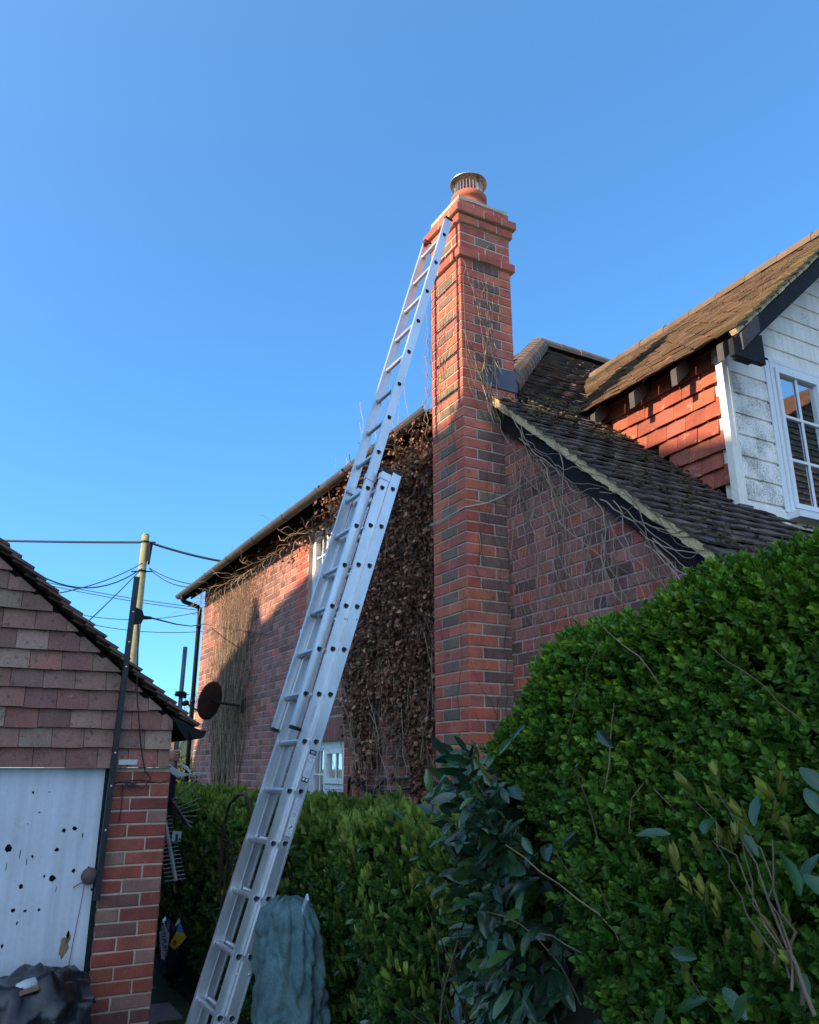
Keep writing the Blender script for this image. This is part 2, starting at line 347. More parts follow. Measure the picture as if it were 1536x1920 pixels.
# --- long wall, with windows
UW = (-7.80, -6.86, 3.06, 4.12); LW = (-7.72, -6.77, .92, 1.935)
O = A(0, WY, 0)
holes = [UW, LW]
g = MB(); holed_wall(g, O, X, -Y, XL, -4.60, 0, 4.36, holes, .24)
wall = g.build('long_wall', M_mort, house)
mb = MB(); ch = .0745
def near_opening(u, z):
    for h in holes:
        if h[2] - .02 < z < h[3] and (h[0] - .26 < u < h[1] + .26): return True
    return False
for i in range(int(4.36 / ch)):
    z = i * ch
    row = []
    for a, b, t in bond(i, XL, -4.5, lambda: rnd.choice(BRN + [(.21, .095, .07)]), lambda: rnd.choice(BLU + BRN + BRN)):
        if near_opening((a + b) / 2, z): t = rnd.choice(RED)
        if rnd.random() < .04: t = rnd.choice(RED)
        row.append((a, b, t))
    hl = holes + [(LW[0] - .12, LW[1] + .12, LW[3], LW[3] + .21), (UW[0] - .1, UW[1] + .1, UW[3], UW[3] + .15)]
    course(mb, O, X, -Y, z, ch, row, hl, XL - .004, -4.6)
for (a, b, zz, hh) in ((LW[0] - .12, LW[1] + .12, LW[3], .21), (UW[0] - .1, UW[1] + .1, UW[3], .15)):   # soldier courses
    u = a
    while u < b - .04: brick(mb, O, X, -Y, u + .005, u + .07, zz + .005, zz + hh - .005, jit((.30, .13, .10))); u += .075
mb.build('wall_bricks', M_brick, wall)
# --- gable wall right of the chimney
GX1 = -1.2
g = MB(); g.prism([A(-4.20, WY, 0), A(GX1, WY, 0), A(GX1, WY, zmain(GX1) - .12), A(-4.20, WY, zmain(-4.20) - .12)], (0, .24, 0))
gable = g.build('gable_wall', M_mort_pink, house)
mb = MB()
for i in range(int(4.2 / ch)):
    z = i * ch; xm = min(GX1, (2.609 - (z + ch + .14)) / TAN - 2.387)
    if xm < -4.12: break
    course(mb, O, X, -Y, z, ch, bond(i, -4.31, xm + .3, lambda: rnd.choice(BRN + BRN + BLU + RED[:1]), lambda: rnd.choice(BRN + BLU + RED)), (), -4.2, xm, j=.002)
mb.build('wall_bricks', M_brick, gable)
g = MB()
g.abox(-11.99, -3.3, 8.9, 9.1, 0, 4.3); g.abox(XL + .0, XL + .24, WY + .24, 8.9, 0, 4.3); g.abox(-3.3, -3.1, WY + .24, 9.1, 0, 3.0); g.abox(-11.8, -3.35, WY + .26, 8.85, 2.55, 2.7)
g.build('rear_walls', M_mort, house)
for nm, h in (('curtain', UW),):
    g = MB(); n = 40
    pts = [(h[0] + .02 + (h[1] - h[0] - .04) * k / n, WY + .2 + .014 * math.sin(k * 1.5)) for k in range(n + 1)]
    g.add([A(x, y, h[2] + .02) for x, y in pts] + [A(x, y, h[3] - .02) for x, y in pts], [[k, k + 1, k + n + 2, k + n + 1] for k in range(n)])
    g.build('curtain', M_curt, house, smooth=True)

def window(h, plane, axis='Y', split=None, bars=(2, 3), sill=True):
    """white framed window. axis Y: wall faces -Y at y=plane; axis X: faces +X at x=plane"""
    a, b, z0, z1 = h
    if axis == 'Y': P = lambda u, d, z: A(u, plane + d, z); U = X; D = Y
    else: P = lambda u, d, z: A(plane - d, u, z); U = Y; D = -X
    f = MB(); t = .06 if axis == 'Y' else .035; dp = .07; d0 = .045 if axis == 'Y' else -.02
    def bx(u0, u1, z0_, z1_, da, db): f.box(P(u0, da, z0_), U * (u1 - u0), D * (db - da), Z * (z1_ - z0_))
    bx(a, b, z1 - t, z1, d0, d0 + dp); bx(a, b, z0, z0 + t, d0, d0 + dp); bx(a, a + t, z0 + t, z1 - t, d0, d0 + dp); bx(b - t, b, z0 + t, z1 - t, d0, d0 + dp)
    cells = split(a + t, b - t, z0 + t, z1 - t)
    fr = f.build('window_frame', M_upvc, house)
    for (c0, c1, e0, e1, opening, nb) in cells:
        s = MB(); t2 = (.05 if axis == 'Y' else .034) if opening else .02; dd = d0 - .012 if opening else d0 + .012
        def sx(u0, u1, z0_, z1_, da, db): s.box(P(u0, da, z0_), U * (u1 - u0), D * (db - da), Z * (z1_ - z0_))
        sx(c0 + .003, c1 - .003, e1 - t2, e1 - .003, dd, dd + .05); sx(c0 + .003, c1 - .003, e0 + .003, e0 + t2, dd, dd + .05)
        sx(c0 + .003, c0 + t2, e0 + t2, e1 - t2, dd, dd + .05); sx(c1 - t2, c1 - .003, e0 + t2, e1 - t2, dd, dd + .05)
        # glazing bars
        w_, h_ = c1 - c0 - 2 * t2, e1 - e0 - 2 * t2
        for k in range(1, nb[0]): u = c0 + t2 + w_ * k / nb[0]; sx(u - .009, u + .009, e0 + t2, e1 - t2, dd + .018, dd + .026)
        for k in range(1, nb[1]): z = e0 + t2 + h_ * k / nb[1]; sx(c0 + t2, c1 - t2, z - .009, z + .009, dd + .0165, dd + .0275)
        s.build('window_sash', M_upvc, fr)
        p = MB(); p.box(P(c0 + t2 - .003, dd + .030, e0 + t2 - .003), U * (w_ + .006), D * .006, Z * (h_ + .006))
        p.build('pane', M_glass, fr)
    # mullions between cells
    m = MB(); seen = set()
    for (c0, c1, e0, e1, *_r) in cells:
        if c1 < b - t - .01: m.box(P(c1, d0 + .002, e0), U * .045, D * (dp - .004), Z * (e1 - e0))
        if e1 < z1 - t - .01: m.box(P(c0, d0 + .004, e1), U * (c1 - c0), D * (dp - .008), Z * .045)
    if m.v: m.build('mullion', M_upvc, fr)
    if sill:
        q = MB(); q.box(P(a - .02, -.06, z0 - .035), U * (b - a + .04), D * .12, Z * .033); q.build('sill', M_upvc, fr)
    return fr
def sp_up(a, b, z0, z1):
    m = (a + b) / 2
    return [(a, m - .0225, z0, z1, True, (2, 4)), (m + .0225, b, z0, z1, True, (2, 4))]
def sp_lo(a, b, z0, z1):
    m = a + (b - a) * .42; zt = 1.56
    return [(a, m - .0225, z0, z1, False, (2, 4)), (m + .0225, b, zt, z1, True, (2, 1)), (m + .0225, b, z0, zt - .045, False, (2, 2))]
window(UW, WY, 'Y', sp_up); window(LW, WY, 'Y', sp_lo)
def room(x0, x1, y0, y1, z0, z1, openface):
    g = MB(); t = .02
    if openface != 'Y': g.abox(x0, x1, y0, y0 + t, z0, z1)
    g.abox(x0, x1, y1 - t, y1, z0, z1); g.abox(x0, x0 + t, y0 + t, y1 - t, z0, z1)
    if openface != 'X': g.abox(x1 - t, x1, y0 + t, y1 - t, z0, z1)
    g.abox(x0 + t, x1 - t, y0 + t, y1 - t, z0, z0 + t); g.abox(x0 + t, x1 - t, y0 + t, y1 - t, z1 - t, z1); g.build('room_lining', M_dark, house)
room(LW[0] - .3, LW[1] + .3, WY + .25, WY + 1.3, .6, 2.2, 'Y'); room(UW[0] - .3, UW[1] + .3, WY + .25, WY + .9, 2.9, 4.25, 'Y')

# --- chimney
CX0, CX1, CY0, CY1 = -4.605, -4.195, 2.70, 3.137
CH = .0736
stack = MB(); stack.abox(CX0, CX1, CY0, WY + .02, 0, 3.6); stack.abox(CX0, CX1, CY0, CY1, 3.6, 5.76)
stack = stack.build('chimney_stack', M_mort_pale, house)
mb = MB()
Of, Or = A(CX0, CY0, 0), A(CX1, CY0, 0); wf = CX1 - CX0; wr = CY1 - CY0; wl = WY - CY0
e = .005
zb = 5.215                                  # underside of the band
nlow = 70
def chim_row(i, z, upper):
    Wf = wf; odd = i % 2
    red = (lambda: rnd.choice(RED + ORG_))
    fr_red = red
    wr_ = wr if z > 3.6 else wl
    if odd: f = [(0, .10, fr_red()), (.10, .305, rnd.choice(MOS + BLU[:1] + MOS)), (.305, Wf, fr_red())]; r = [(0, .2225, red()), (.2225, wr_, red() if upper else rnd.choice(BRN + BLU))]
    else: f = [(0, .20, fr_red()), (.20, Wf, fr_red())]; r = [(0, .105, red()), (.105, .335, rnd.choice(BLU + MOS[:1])), (.335, wr_, red())]
    return f, r
nrow = int(round((zb) / CH)); z0c = zb - nrow * CH
for i in range(nrow):
    z = z0c + i * CH; f, r = chim_row(i, z, z > 3.9); top = z > 3.6
    f[0] = (-e + G / 2 - .005, f[0][1], f[0][2]); f[-1] = (f[-1][0], wf + G / 2 + e - .0005, f[-1][2])
    course(mb, Of, X, -Y, z, CH, f)
    r[0] = (-G / 2, r[0][1], r[0][2])
    wr_ = wr + G / 2 if top else wl
    r = [(a, min(b, wr_), t) for a, b, t in r if a < wr_ - .02]
    if r: r[-1] = (r[-1][0], wr_, r[-1][2])
    course(mb, Or, Y, X, z, CH, r)
    if z > 4.2:      # sides turned away
        course(mb, A(CX0, CY1, 0), -Y, -X, z, CH, [(0, .2, jit(RED[0])), (.2, wr, jit(RED[1]))])
        course(mb, A(CX1, CY1, 0), -X, Y, z, CH, [(0, .2, jit(RED[0])), (.2, wf, jit(RED[1]))])
    elif z < 4.4:
        course(mb, A(CX0, WY, 0), -Y, -X, z, CH, [(0, .115, jit(RED[0])), (.115, wl, jit(RED[1]))])
def ring(z, h, pr, pat):      # one oversailing course all round
    for O_, U_, N_, Lw in ((A(CX0 - pr, CY0 - pr, 0), X, -Y, wf + 2 * pr), (A(CX1 + pr, CY0 - pr, 0), Y, X, wr + 2 * pr), (A(CX1 + pr, CY1 + pr, 0), -X, Y, wf + 2 * pr), (A(CX0 - pr, CY1 + pr, 0), -Y, -X, wr + 2 * pr)):
        row = [(-G / 2, Lw * pat[0], rnd.choice(RED + ORG_)), (Lw * pat[0], Lw * pat[1], rnd.choice(MOS[1:] if len(pat) > 2 else RED)), (Lw * pat[1], Lw + G / 2, rnd.choice(RED))]
        course(mb, O_, U_, N_, z, h, row, proud=.003)
core = MB()
z = zb
for (pr, pat) in ((.028, (.35, .75)), (0, (.5, .5)), (0, (.3, .72, 1)), (0, (.5, .5)), (.022, (.36, .7)), (.045, (.45, .75)), (.004, (.3, .7))):
    ring(z, CH, pr, pat); core.abox(CX0 - pr + .001, CX1 + pr - .001, CY0 - pr + .001, CY1 + pr - .001, z + .004, z + CH - .004); z += CH
mb.build('chimney_bricks', M_brick, stack); core.build('corbel_courses', M_mort_pale, stack)
ZT = z
g = MB()     # weathered flaunching
cx, cy = (CX0 + CX1) / 2 + .01, (CY0 + CY1) / 2
n = 20
prof = []
for (rx, ry, zz) in ((.205, .215, ZT - .01), (.19, .2, ZT + .012), (.14, .14, ZT + .05), (.12, .12, ZT + .058)):
    prof.append([A(cx + math.copysign(min(abs(math.cos(a)) * 1.3, 1), math.cos(a)) * rx, cy + math.copysign(min(abs(math.sin(a)) * 1.3, 1), math.sin(a)) * ry, zz + rnd.uniform(-.006, .006)) for a in [2 * math.pi * k / n for k in range(n)]])
g.add([q for r_ in prof for q in r_], [[i * n + k, i * n + (k + 1) % n, (i + 1) * n + (k + 1) % n, (i + 1) * n + k] for i in range(3) for k in range(n)] + [[3 * n + k for k in range(n)]])
g.build('mortar_flaunching', mat('old_flaunching', (.22, .15, .11), rough=1, var=.4, bump=.8), stack)
g = MB(); g.lathe((cx, cy, ZT - .01), [(.14, 0), (.14, .10), (.125, .115), (.12, .155), (.133, .162), (.14, .18), (.14, .205), (.13, .22), (.105, .22), (.105, .05)])
g.build('chimney_pot', M_terra, stack, smooth=True)
zc = ZT + .20
cw = MB()
NB = 26; rc = .108
for k in range(NB):
    a = 2 * math.pi * k / NB; p0 = A(cx + rc * math.cos(a), cy + rc * math.sin(a), zc - .02); cw.tube([p0, p0 + Z * .175], .0022, 4)
for j in range(6):
    zz = zc + .0 + j * .028
    cw.tube([A(cx + rc * math.cos(a), cy + rc * math.sin(a), zz) for a in [2 * math.pi * k / 26 for k in range(27)]], .002, 4, cap=False)
cw.build('cowl_mesh', M_stain, stack)
cw = MB()
for a in (R(-115), R(10), R(130)):
    d = A(math.cos(a), math.sin(a), 0); t_ = A(-d[1], d[0], 0); c0 = A(cx, cy, zc) + d * (rc + .004); cw.box(c0 - t_ * .011 - Z * .12, t_ * .022, d * .003, Z * .27)
cw.lathe((cx, cy, zc + .15), [(.145, -.012), (.148, -.008), (.12, .012), (.05, .035), (.0, .05)]); cw.lathe((cx, cy, zc + .147), [(.145, -.012), (.118, .005), (.05, .028), (.0, .04)])
cw.tube([A(cx, cy, zc + .19), A(cx, cy, zc + .215)], .006, 6)
cw.lathe((cx, cy, zc - .005), [(.122, 0), (.122, .012), (.119, .012)])
cw.build('cowl_cap', M_stain, stack, smooth=True)
g = MB()     # lead flashing where the stack meets the slope
g.prism([A(CX1 + .006, 2.86, zmain(-4.2) + .02), A(CX1 + .006, 3.145, zmain(-4.2) + .02), A(CX1 + .006, 3.145, 4.40), A(CX1 + .006, 2.86, 4.385)], (.004, 0, 0))
g.prism([A(CX1 + .011, 2.86, zmain(-4.2) + .02), A(CX1 + .011, 3.15, zmain(-4.2) + .02), A(CX1 + .011, 3.15, 4.30), A(CX1 + .011, 2.86, 4.29)], (.004, 0, 0))
g.prism([A(CX1 + .006, 3.141, 4.15), A(CX0 - .01, 3.141, 4.45), A(CX0 - .01, 3.141, 4.6), A(CX1 + .010, 3.141, 4.42)], (0, .004, 0))
g.build('lead_flashing', M_lead, stack)

# --- roofs
DK = [(.07, .052, .042), (.085, .06, .045), (.058, .045, .038), (.10, .068, .05)]
def t_dark(u, s): return jit(rnd.choice(DK), .25)
def t_brown(u, s): return jit(rnd.choice([(.19, .125, .085), (.17, .115, .08), (.21, .14, .09), (.14, .10, .07)]), .2)
YV = 2.925                                    # verge line of the gable
# slope falling to +X: eave at x=-1.1
xe = -1.15; Sdir = A(-CS, 0, SN); Nn = A(SN, 0, CS)
Oe = A(xe, YV, zmain(xe) - .03)
smax = (xe + 6.88) / CS
mb = MB()
def keep_main(u, s):
    x = xe - s * CS; y = YV + u
    if x < -6.86: return False
    if x < -4.17 and y < 2.98 + (-4.2 - x) / 1.03: return False           # hip
    if x < -4.15 and y < 3.16: return False
    if x > -4.7 and x < -2.9 and y > 4.15 and y < 6.2: return False  # under dormer
    return y < 9.2
tiles(mb, Oe, Y, Sdir, Nn, 38, int(smax / .1), .1, .165, t_dark, keep_main, lift=.022, th=.013, jl=.003, umin=0)
roof = mb.build('main_roof', M_tile, house)
g = MB(); g.prism([A(xe, YV + .02, zmain(xe) - .06), A(-4.18, YV + .02, zmain(-4.18) - .06), A(-4.18, YV + .02, zmain(-4.18) - .11), A(xe, YV + .02, zmain(xe) - .11)], (0, 1.1, 0))
g.add([A(-4.18, 3.15, zmain(-4.18) - .08), A(xe, 3.15, zmain(xe) - .08), A(xe, 9.2, zmain(xe) - .08), A(-6.86, 9.2, zmain(-6.86) - .08), A(-6.86, 5.6, zmain(-6.86) - .08)], [[0, 1, 2, 3, 4]])
g.build('roof_deck', M_dark, roof)
# wing roof falling to -Y
YE = 2.76; ZE = 4.215
def zwing(y): return ZE + .865 * (y - YE)
aw = math.atan(.865); Sw = A(0, math.cos(aw), math.sin(aw)); Nw = A(0, -math.sin(aw), math.cos(aw))
mb = MB()
def keep_wing(u, s):
    x = -12.33 + u; y = YE + s * math.cos(aw)
    if y > 5.42: return False
    if x > -4.63: return False
    return x < -4.42 - (y - 2.9) * 1.03
tiles(mb, A(-12.33, YE, ZE), X, Sw, Nw, 48, 37, .1, .165, t_brown, keep_wing, lift=.03)
wing = mb.build('wing_roof', M_tile, house)
g = MB(); g.add([A(-12.3, YE + .03, zwing(YE + .03) - .03), A(-4.63, YE + .03, zwing(YE + .03) - .03), A(-4.63, 3.4, zwing(3.4) - .03), A(-6.7, 5.42, zwing(5.42) - .03), A(-12.3, 5.42, zwing(5.42) - .03), A(-12.3, 9.0, 3.6), A(-6.7, 9.0, 3.6)], [[0, 1, 2, 3, 4], [4, 3, 6, 5]])
g.build('roof_deck', M_dark, wing)
# hip and ridge tiles
g = MB()
def ridge(P0, P1, r=.12, step=.3):
    P0, P1 = np.asarray(P0), np.asarray(P1); d = unit(P1 - P0); Ln = np.linalg.norm(P1 - P0); u = unit(np.cross(d, Z)); v = np.cross(u, d)
    k = 0
    while k * step < Ln:
        a = P0 + d * k * step; b = P0 + d * min(Ln, (k + 1) * step + .01); rr = r + rnd.uniform(-.003, .003); n = 9
        vs = []
        for q, r2 in ((a, rr), (b, rr * .95)):
            for rad in (r2, r2 - .014):
                for j in range(n): an = math.pi * (-.05 + 1.1 * j / (n - 1)); vs.append(q + u * math.cos(an) * rad + v * (math.sin(an) * rad - .055))
        fs = [[j, j + 1, 2 * n + j + 1, 2 * n + j] for j in range(n - 1)] + [[n + j, j, 2 * n + j, 3 * n + j][::-1] for j in (0, n - 1)] + [[n + j, n + j + 1, j + 1, j] for j in range(n - 1)] + [[2 * n + j, 2 * n + j + 1, 3 * n + j + 1, 3 * n + j] for j in range(n - 1)]
        g.add(vs, fs, jit((.15, .10, .065), .15)); k += 1
ridge(A(-4.33, 3.13, zmain(-4.33) + .05), A(-6.86, 5.52, zmain(-6.86) + .05)); ridge(A(-6.88, 5.50, zmain(-6.86) + .05), A(-6.88, 9.2, zmain(-6.86) + .05))
g.build('ridge_tiles', M_tile, roof, smooth=False)
# bargeboard, verge mortar
g = MB()
def vp(x, dz): return A(x, 0, zmain(x) + dz)
b0, b1 = -4.185, GX1
g.prism([A(b0, 2.985, zmain(b0) - .115), A(b1, 2.985, zmain(b1) - .115), A(b1, 2.985, zmain(b1) - .26), A(b0, 2.985, zmain(b0) - .26)], (0, .04, 0))
g.build('bargeboard', M_black, house)
g = MB(); n = 70
for k in range(n):      # bedding mortar, uneven under each tile
    xa = b0 + (b1 - b0) * k / n; xb = b0 + (b1 - b0) * (k + .97) / n; d = .028 + rnd.uniform(-.006, .006)
    yv_ = 2.936 + rnd.uniform(-.004, .004); g.prism([A(xa, yv_, zmain(xa) - .035), A(xb, yv_, zmain(xb) - .035 - rnd.uniform(0, .006)), A(xb, yv_, zmain(xb) - .075 - d), A(xa, yv_, zmain(xa) - .075 - d)], (0, .1, 0))
g.build('verge_mortar', M_verge, house)
# gutter, fascia, rafter feet
GY = 2.70; GZ = 4.215; r_ = .056
g = MB(); xs = np.linspace(-12.36, -4.66, 30); n = 9; vs = []
for xx in xs:
    sag = -.012 * math.sin((xx + 12.4) * 1.3) * .5
    for rad in (r_, r_ - .004):
        for j in range(n): a = math.pi + math.pi * j / (n - 1); vs.append(A(xx, GY + math.cos(a) * rad, GZ + math.sin(a) * rad + sag))
fs = []
for i in range(len(xs) - 1):
    b = i * 2 * n
    for j in range(n - 1): fs.append([b + j, b + j + 1, b + 2 * n + j + 1, b + 2 * n + j]); fs.append([b + n + j + 1, b + n + j, b + 3 * n + j, b + 3 * n + j + 1])
    for j in (0, n - 1): fs.append([b + j, b + n + j, b + 3 * n + j, b + 2 * n + j])
g.add(vs, fs)
g.prism([A(-12.362, GY + math.cos(math.pi + math.pi * j / 8) * r_, GZ + math.sin(math.pi + math.pi * j / 8) * r_) for j in range(9)], (-.004, 0, 0))
gut = g.build('gutter', M_gutter, house, smooth=False)
for xx in (-11.6, -10.7, -9.7, -8.7, -7.7, -6.75, -5.8):
    g = MB(); wv = .05 if int(xx * 10) % 2 else .03
    g.prism([A(xx, GY + math.cos(math.pi + math.pi * j / 8) * (r_ + .006), GZ + math.sin(math.pi + math.pi * j / 8) * (r_ + .006)) for j in range(9)] + [A(xx, GY + math.cos(math.pi + math.pi * j / 8) * (r_ + .001), GZ + math.sin(math.pi + math.pi * j / 8) * (r_ + .001)) for j in range(8, -1, -1)], (wv, 0, 0))
    g.build('gutter_bracket', M_gutter, gut)
g = MB(); g.abox(-12.3, -4.62, 2.775, 2.80, 4.15, 4.21); g.build('fascia', M_dark, house)
for k in range(17):
    g = MB(); xx = -12.0 + k * .45; g.prism([A(xx, 2.80, 4.10), A(xx, 2.80, 4.19), A(xx, 3.03, 4.38), A(xx, 3.03, 4.27)], (.045, 0, 0)); g.build('rafter_foot', M_black, house)
# downpipe at the far corner
g = MB(); pr_ = .034
g.tube([A(-12.1, 2.70, 4.17), A(-12.1, 2.70, 4.11), A(-12.1, 2.72, 4.085), A(-12.1, 2.95, 4.02), A(-12.1, 2.972, 3.99), A(-12.1, 2.975, 3.9), A(-12.1, 2.975, 0)], pr_, 10)
for zz in (3.7, 2.6, 1.4): g.tube([A(-12.1, 2.975, zz), A(-12.1, 2.975, zz + .05)], pr_ + .006, 10)
g.build('downpipe', M_blk_plast, house, smooth=True)

# --- dormer
DX, DYc = -3.05, 3.92                 # front plane, cheek plane
DE = 3.72; DRY, DRZ = 5.2, 5.53; k_d = (DRZ - 4.20) / (DRY - DE)
def zdor(y): return 4.20 + k_d * (y - DE)
mb = MB()
def cheek_keep(u, s):
    x = -4.75 + u; z = 2.9 + s
    return x < DX - .06 and z > zmain(x) - .09 and z < zdor(DYc) - .03
tiles(mb, A(-4.75, DYc, 2.9), X, Z, -Y, 11, 14, .112, .17, lambda u, s: jit(rnd.choice([(.33, .085, .05), (.30, .075, .045), (.36, .10, .055), (.28, .08, .055)]), .1), cheek_keep, lift=.024, th=.012, length=.135, jl=.003)
cheek = mb.build('cheek_tiles', M_tile_wall, house)
g = MB(); g.prism([A(-4.55, DYc + .01, zmain(-4.55) - .1), A(DX - .02, DYc + .01, zmain(DX) - .1), A(DX - .02, DYc + .01, zdor(DYc) - .05), A(-4.55, DYc + .01, zdor(DYc) - .05)], (0, .08, 0)); g.build('cheek_backing', M_dark, cheek)
# boarded front
DW = (4.335, 5.35, 3.20, 4.245)       # window: y0,y1,z0,z1
g = MB(); bh = .142; y1 = 2 * DRY - DYc
for i in range(20):
    z = 3.09 + i * bh; zt = z + bh
    a, b = DYc + .0, y1
    if z > zdor(DYc) - .12:
        dy = (z + bh * .3 - (zdor(DYc) - .12)) / k_d; a += dy; b -= dy
    if a >= b: break
    segs = [(a, b)]
    if zt > DW[2] - .01 and z < DW[3] + .02:
        if zt <= DW[3] + .06 or z < DW[3] - .03: segs = [(a, DW[0] - .012), (DW[1] + .012, b)]
    for p, q in segs:
        mould = 1.0 if (q < 4.5 and z > 3.18 and z < 4.0) else (.35 if q < 4.5 else rnd.choice([.0, .15, .25, .1]) + (.2 if i < 12 and i > 7 else 0))
        zt2 = min(zt, DW[3] + 0.0) if False else zt
        g.prism([A(DX, p, z), A(DX + .016, p, z + .003), A(DX + .016, p, z + bh - .020), A(DX + .005, p, z + bh - .010), A(DX + .005, p, z + bh), A(DX, p, z + bh)], (0, q - p, 0), (mould, mould, mould))
boards = g.build('board_cladding', M_boards, house)
g = MB(); 
holed_wall(g, A(DX - .002, 0, 0), Y, X, DYc, y1, 3.0, zdor(DYc) - .1, [(DW[0], DW[1], DW[2], DW[3])], .10)
g.prism([A(DX - .002, DYc, zdor(DYc) - .1), A(DX - .002, y1, zdor(DYc) - .1), A(DX - .002, DRY, DRZ - .1)], (-.1, 0, 0))
g.build('front_backing', M_wpaint, boards)
def sp_d(a, b, z0, z1):
    m = (a + b) / 2
    return [(a, m - .0225, z0, z1, True, (2, 3)), (m + .0225, b, z0, z1, True, (2, 3))]
window(DW, DX + .004, 'X', sp_d, sill=False)
g = MB(); g.abox(DX + .0, DX + .10, DW[0] - .03, DW[1] + .03, DW[2] - .045, DW[2] - .002); g.abox(DX + .017, DX + .024, DW[0] - .05, DW[0] - .006, DW[2], DW[3] + .02); g.abox(DX + .017, DX + .024, DW[0] - .05, DW[1] + .05, DW[3] + .002, DW[3] + .03)
g.build('window_trim', M_upvc, house)
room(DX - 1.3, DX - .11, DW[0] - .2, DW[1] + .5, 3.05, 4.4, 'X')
g = MB()  # light shade seen through the glass
# corner board
g = MB(); g.abox(DX - .03, DX + .020, DYc - .045, DYc - .0, 3.19, 4.18); g.abox(DX + .018, DX + .0235, DYc + .0, DYc + .022, 3.19, 4.2)
cb = g.build('corner_board', M_wpaint, house)
g = MB(); g.abox(DX - .06, DX + .03, DYc - .06, DYc + .06, 3.10, 3.186); g.abox(DX - .02, DX + .05, DYc + .02, 6.4, 3.0, 3.07); g.build('apron_flashing', M_lead, cb)
# dormer roof
ad = math.atan(k_d); Sd = A(0, math.cos(ad), math.sin(ad)); Nd = A(0, -math.sin(ad), math.cos(ad))
XV = -2.76
mb = MB()
def keep_d(u, s):
    x = -6.2 + u; y = DE + s * math.cos(ad)
    return x < XV - .05 and y < DRY and zdor(y) > zmain(x) - .02
nd = int((DRY - DE) / math.cos(ad) / .098) + 1
tiles(mb, A(XV - 21 * .165, DE, zdor(DE) - .02), X, Sd, Nd, 20, nd, .098, .165, t_brown, lambda u, s: keep_d(u + (XV - 21 * .165) + 6.2, s), lift=.03)
droof = mb.build('dormer_roof', M_tile, house)
mb = MB(); S2 = A(0, -math.cos(ad), math.sin(ad)); N2 = A(0, math.sin(ad), math.cos(ad))
tiles(mb, A(XV - 21 * .165, 2 * DRY - DE, zdor(DE) - .02), X, S2, N2, 20, nd, .098, .165, t_brown, lambda u, s: keep_d(u + (XV - 21 * .165) + 6.2, s), lift=.03)
mb.build('dormer_roof_back', M_tile, droof)
g = MB()
xd = -5.6
g.prism([A(XV - .06, DE + .13, zdor(DE + .1) - .03), A(XV - .06, DRY, DRZ - .03), A(XV - .06, 2 * DRY - DE - .03, zdor(DE) - .03), A(XV - .06, 2 * DRY - DE - .03, zdor(DE) - .07), A(XV - .06, DRY, DRZ - .08), A(XV - .06, DE + .13, zdor(DE + .1) - .06)], (-1.25, 0, 0))
g.build('roof_deck', M_dark, droof)
g = MB(); ridge(A(XV - .02, DRY, DRZ + .03), A(-5.6, DRY, DRZ + .0), r=.085); g.build('ridge_tiles', M_tile, droof)
g = MB()     # uneven verge bedding and tile-and-a-half ends
for i in range(nd):
    s0 = i * .098; p = A(XV - .06, DE, zdor(DE) - .03) + Sd * s0
    g.box(p + Nd * -.015, A(.05 + rnd.uniform(-.008, .008), 0, 0), Sd * .092, Nd * .03)
g.build('verge_mortar', M_verge, droof)
g = MB()
for i in range(nd):
    s0 = i * .098; p = A(XV - .17, DE, zdor(DE) - .02) + Sd * s0 + Nd * .02
    g.box(p, A(.185 + rnd.uniform(-.012, .012), 0, 0), unit(Sd * .13 - Nd * .022) * .13, Nd * .013, jit((.20, .15, .085), .25))
g.build('verge_tiles', M_tile, droof)
g = MB()
for s_ in (1, -1):
    yy = lambda y: y if s_ > 0 else 2 * DRY - y
    g.prism([A(XV - .015, yy(DE - .02), zdor(DE - .02) - .06), A(XV - .015, yy(DRY), DRZ - .06), A(XV - .015, yy(DRY), DRZ - .20), A(XV - .015, yy(DE - .02), zdor(DE - .02) - .18)], (-.03, 0, 0))
g.prism([A(XV - .012, DE - .05, zdor(DE) - .20), A(XV - .012, DE - .05, zdor(DE) - .09), A(XV - .012, DE + .22, zdor(DE) - .0), A(XV - .012, DE + .22, zdor(DE) - .2)], (-.035, 0, 0))
g.abox(XV - .12, XV - .05, DE + .06, DE + .20, zdor(DE) - .16, zdor(DE) - .06)
g.build('bargeboard', M_black, droof)
M_grain = mat('weathered_oak', (.07, .062, .055), rough=.9, var=.3, bump=.5)
for xx in [onY(u, v, DE + .02)[0] for u, v in ((1108, 792), (1180, 750), (1258, 706), (1344, 657), (1379, 635))]:
    g = MB(); g.prism([A(xx, DE + .02, zdor(DE) - .155), A(xx, DE + .02, zdor(DE) - .045), A(xx, DYc - .005, zdor(DYc) - .05), A(xx, DYc - .005, zdor(DYc) - .165)], (.048, 0, 0)); g.build('rafter_foot', M_grain, droof)
g = MB(); g.abox(-4.3, XV - .06, DYc - .05, DYc - .036, zdor(DYc) - .10, zdor(DYc) - .05); g.build('soffit_board', M_dark, droof)

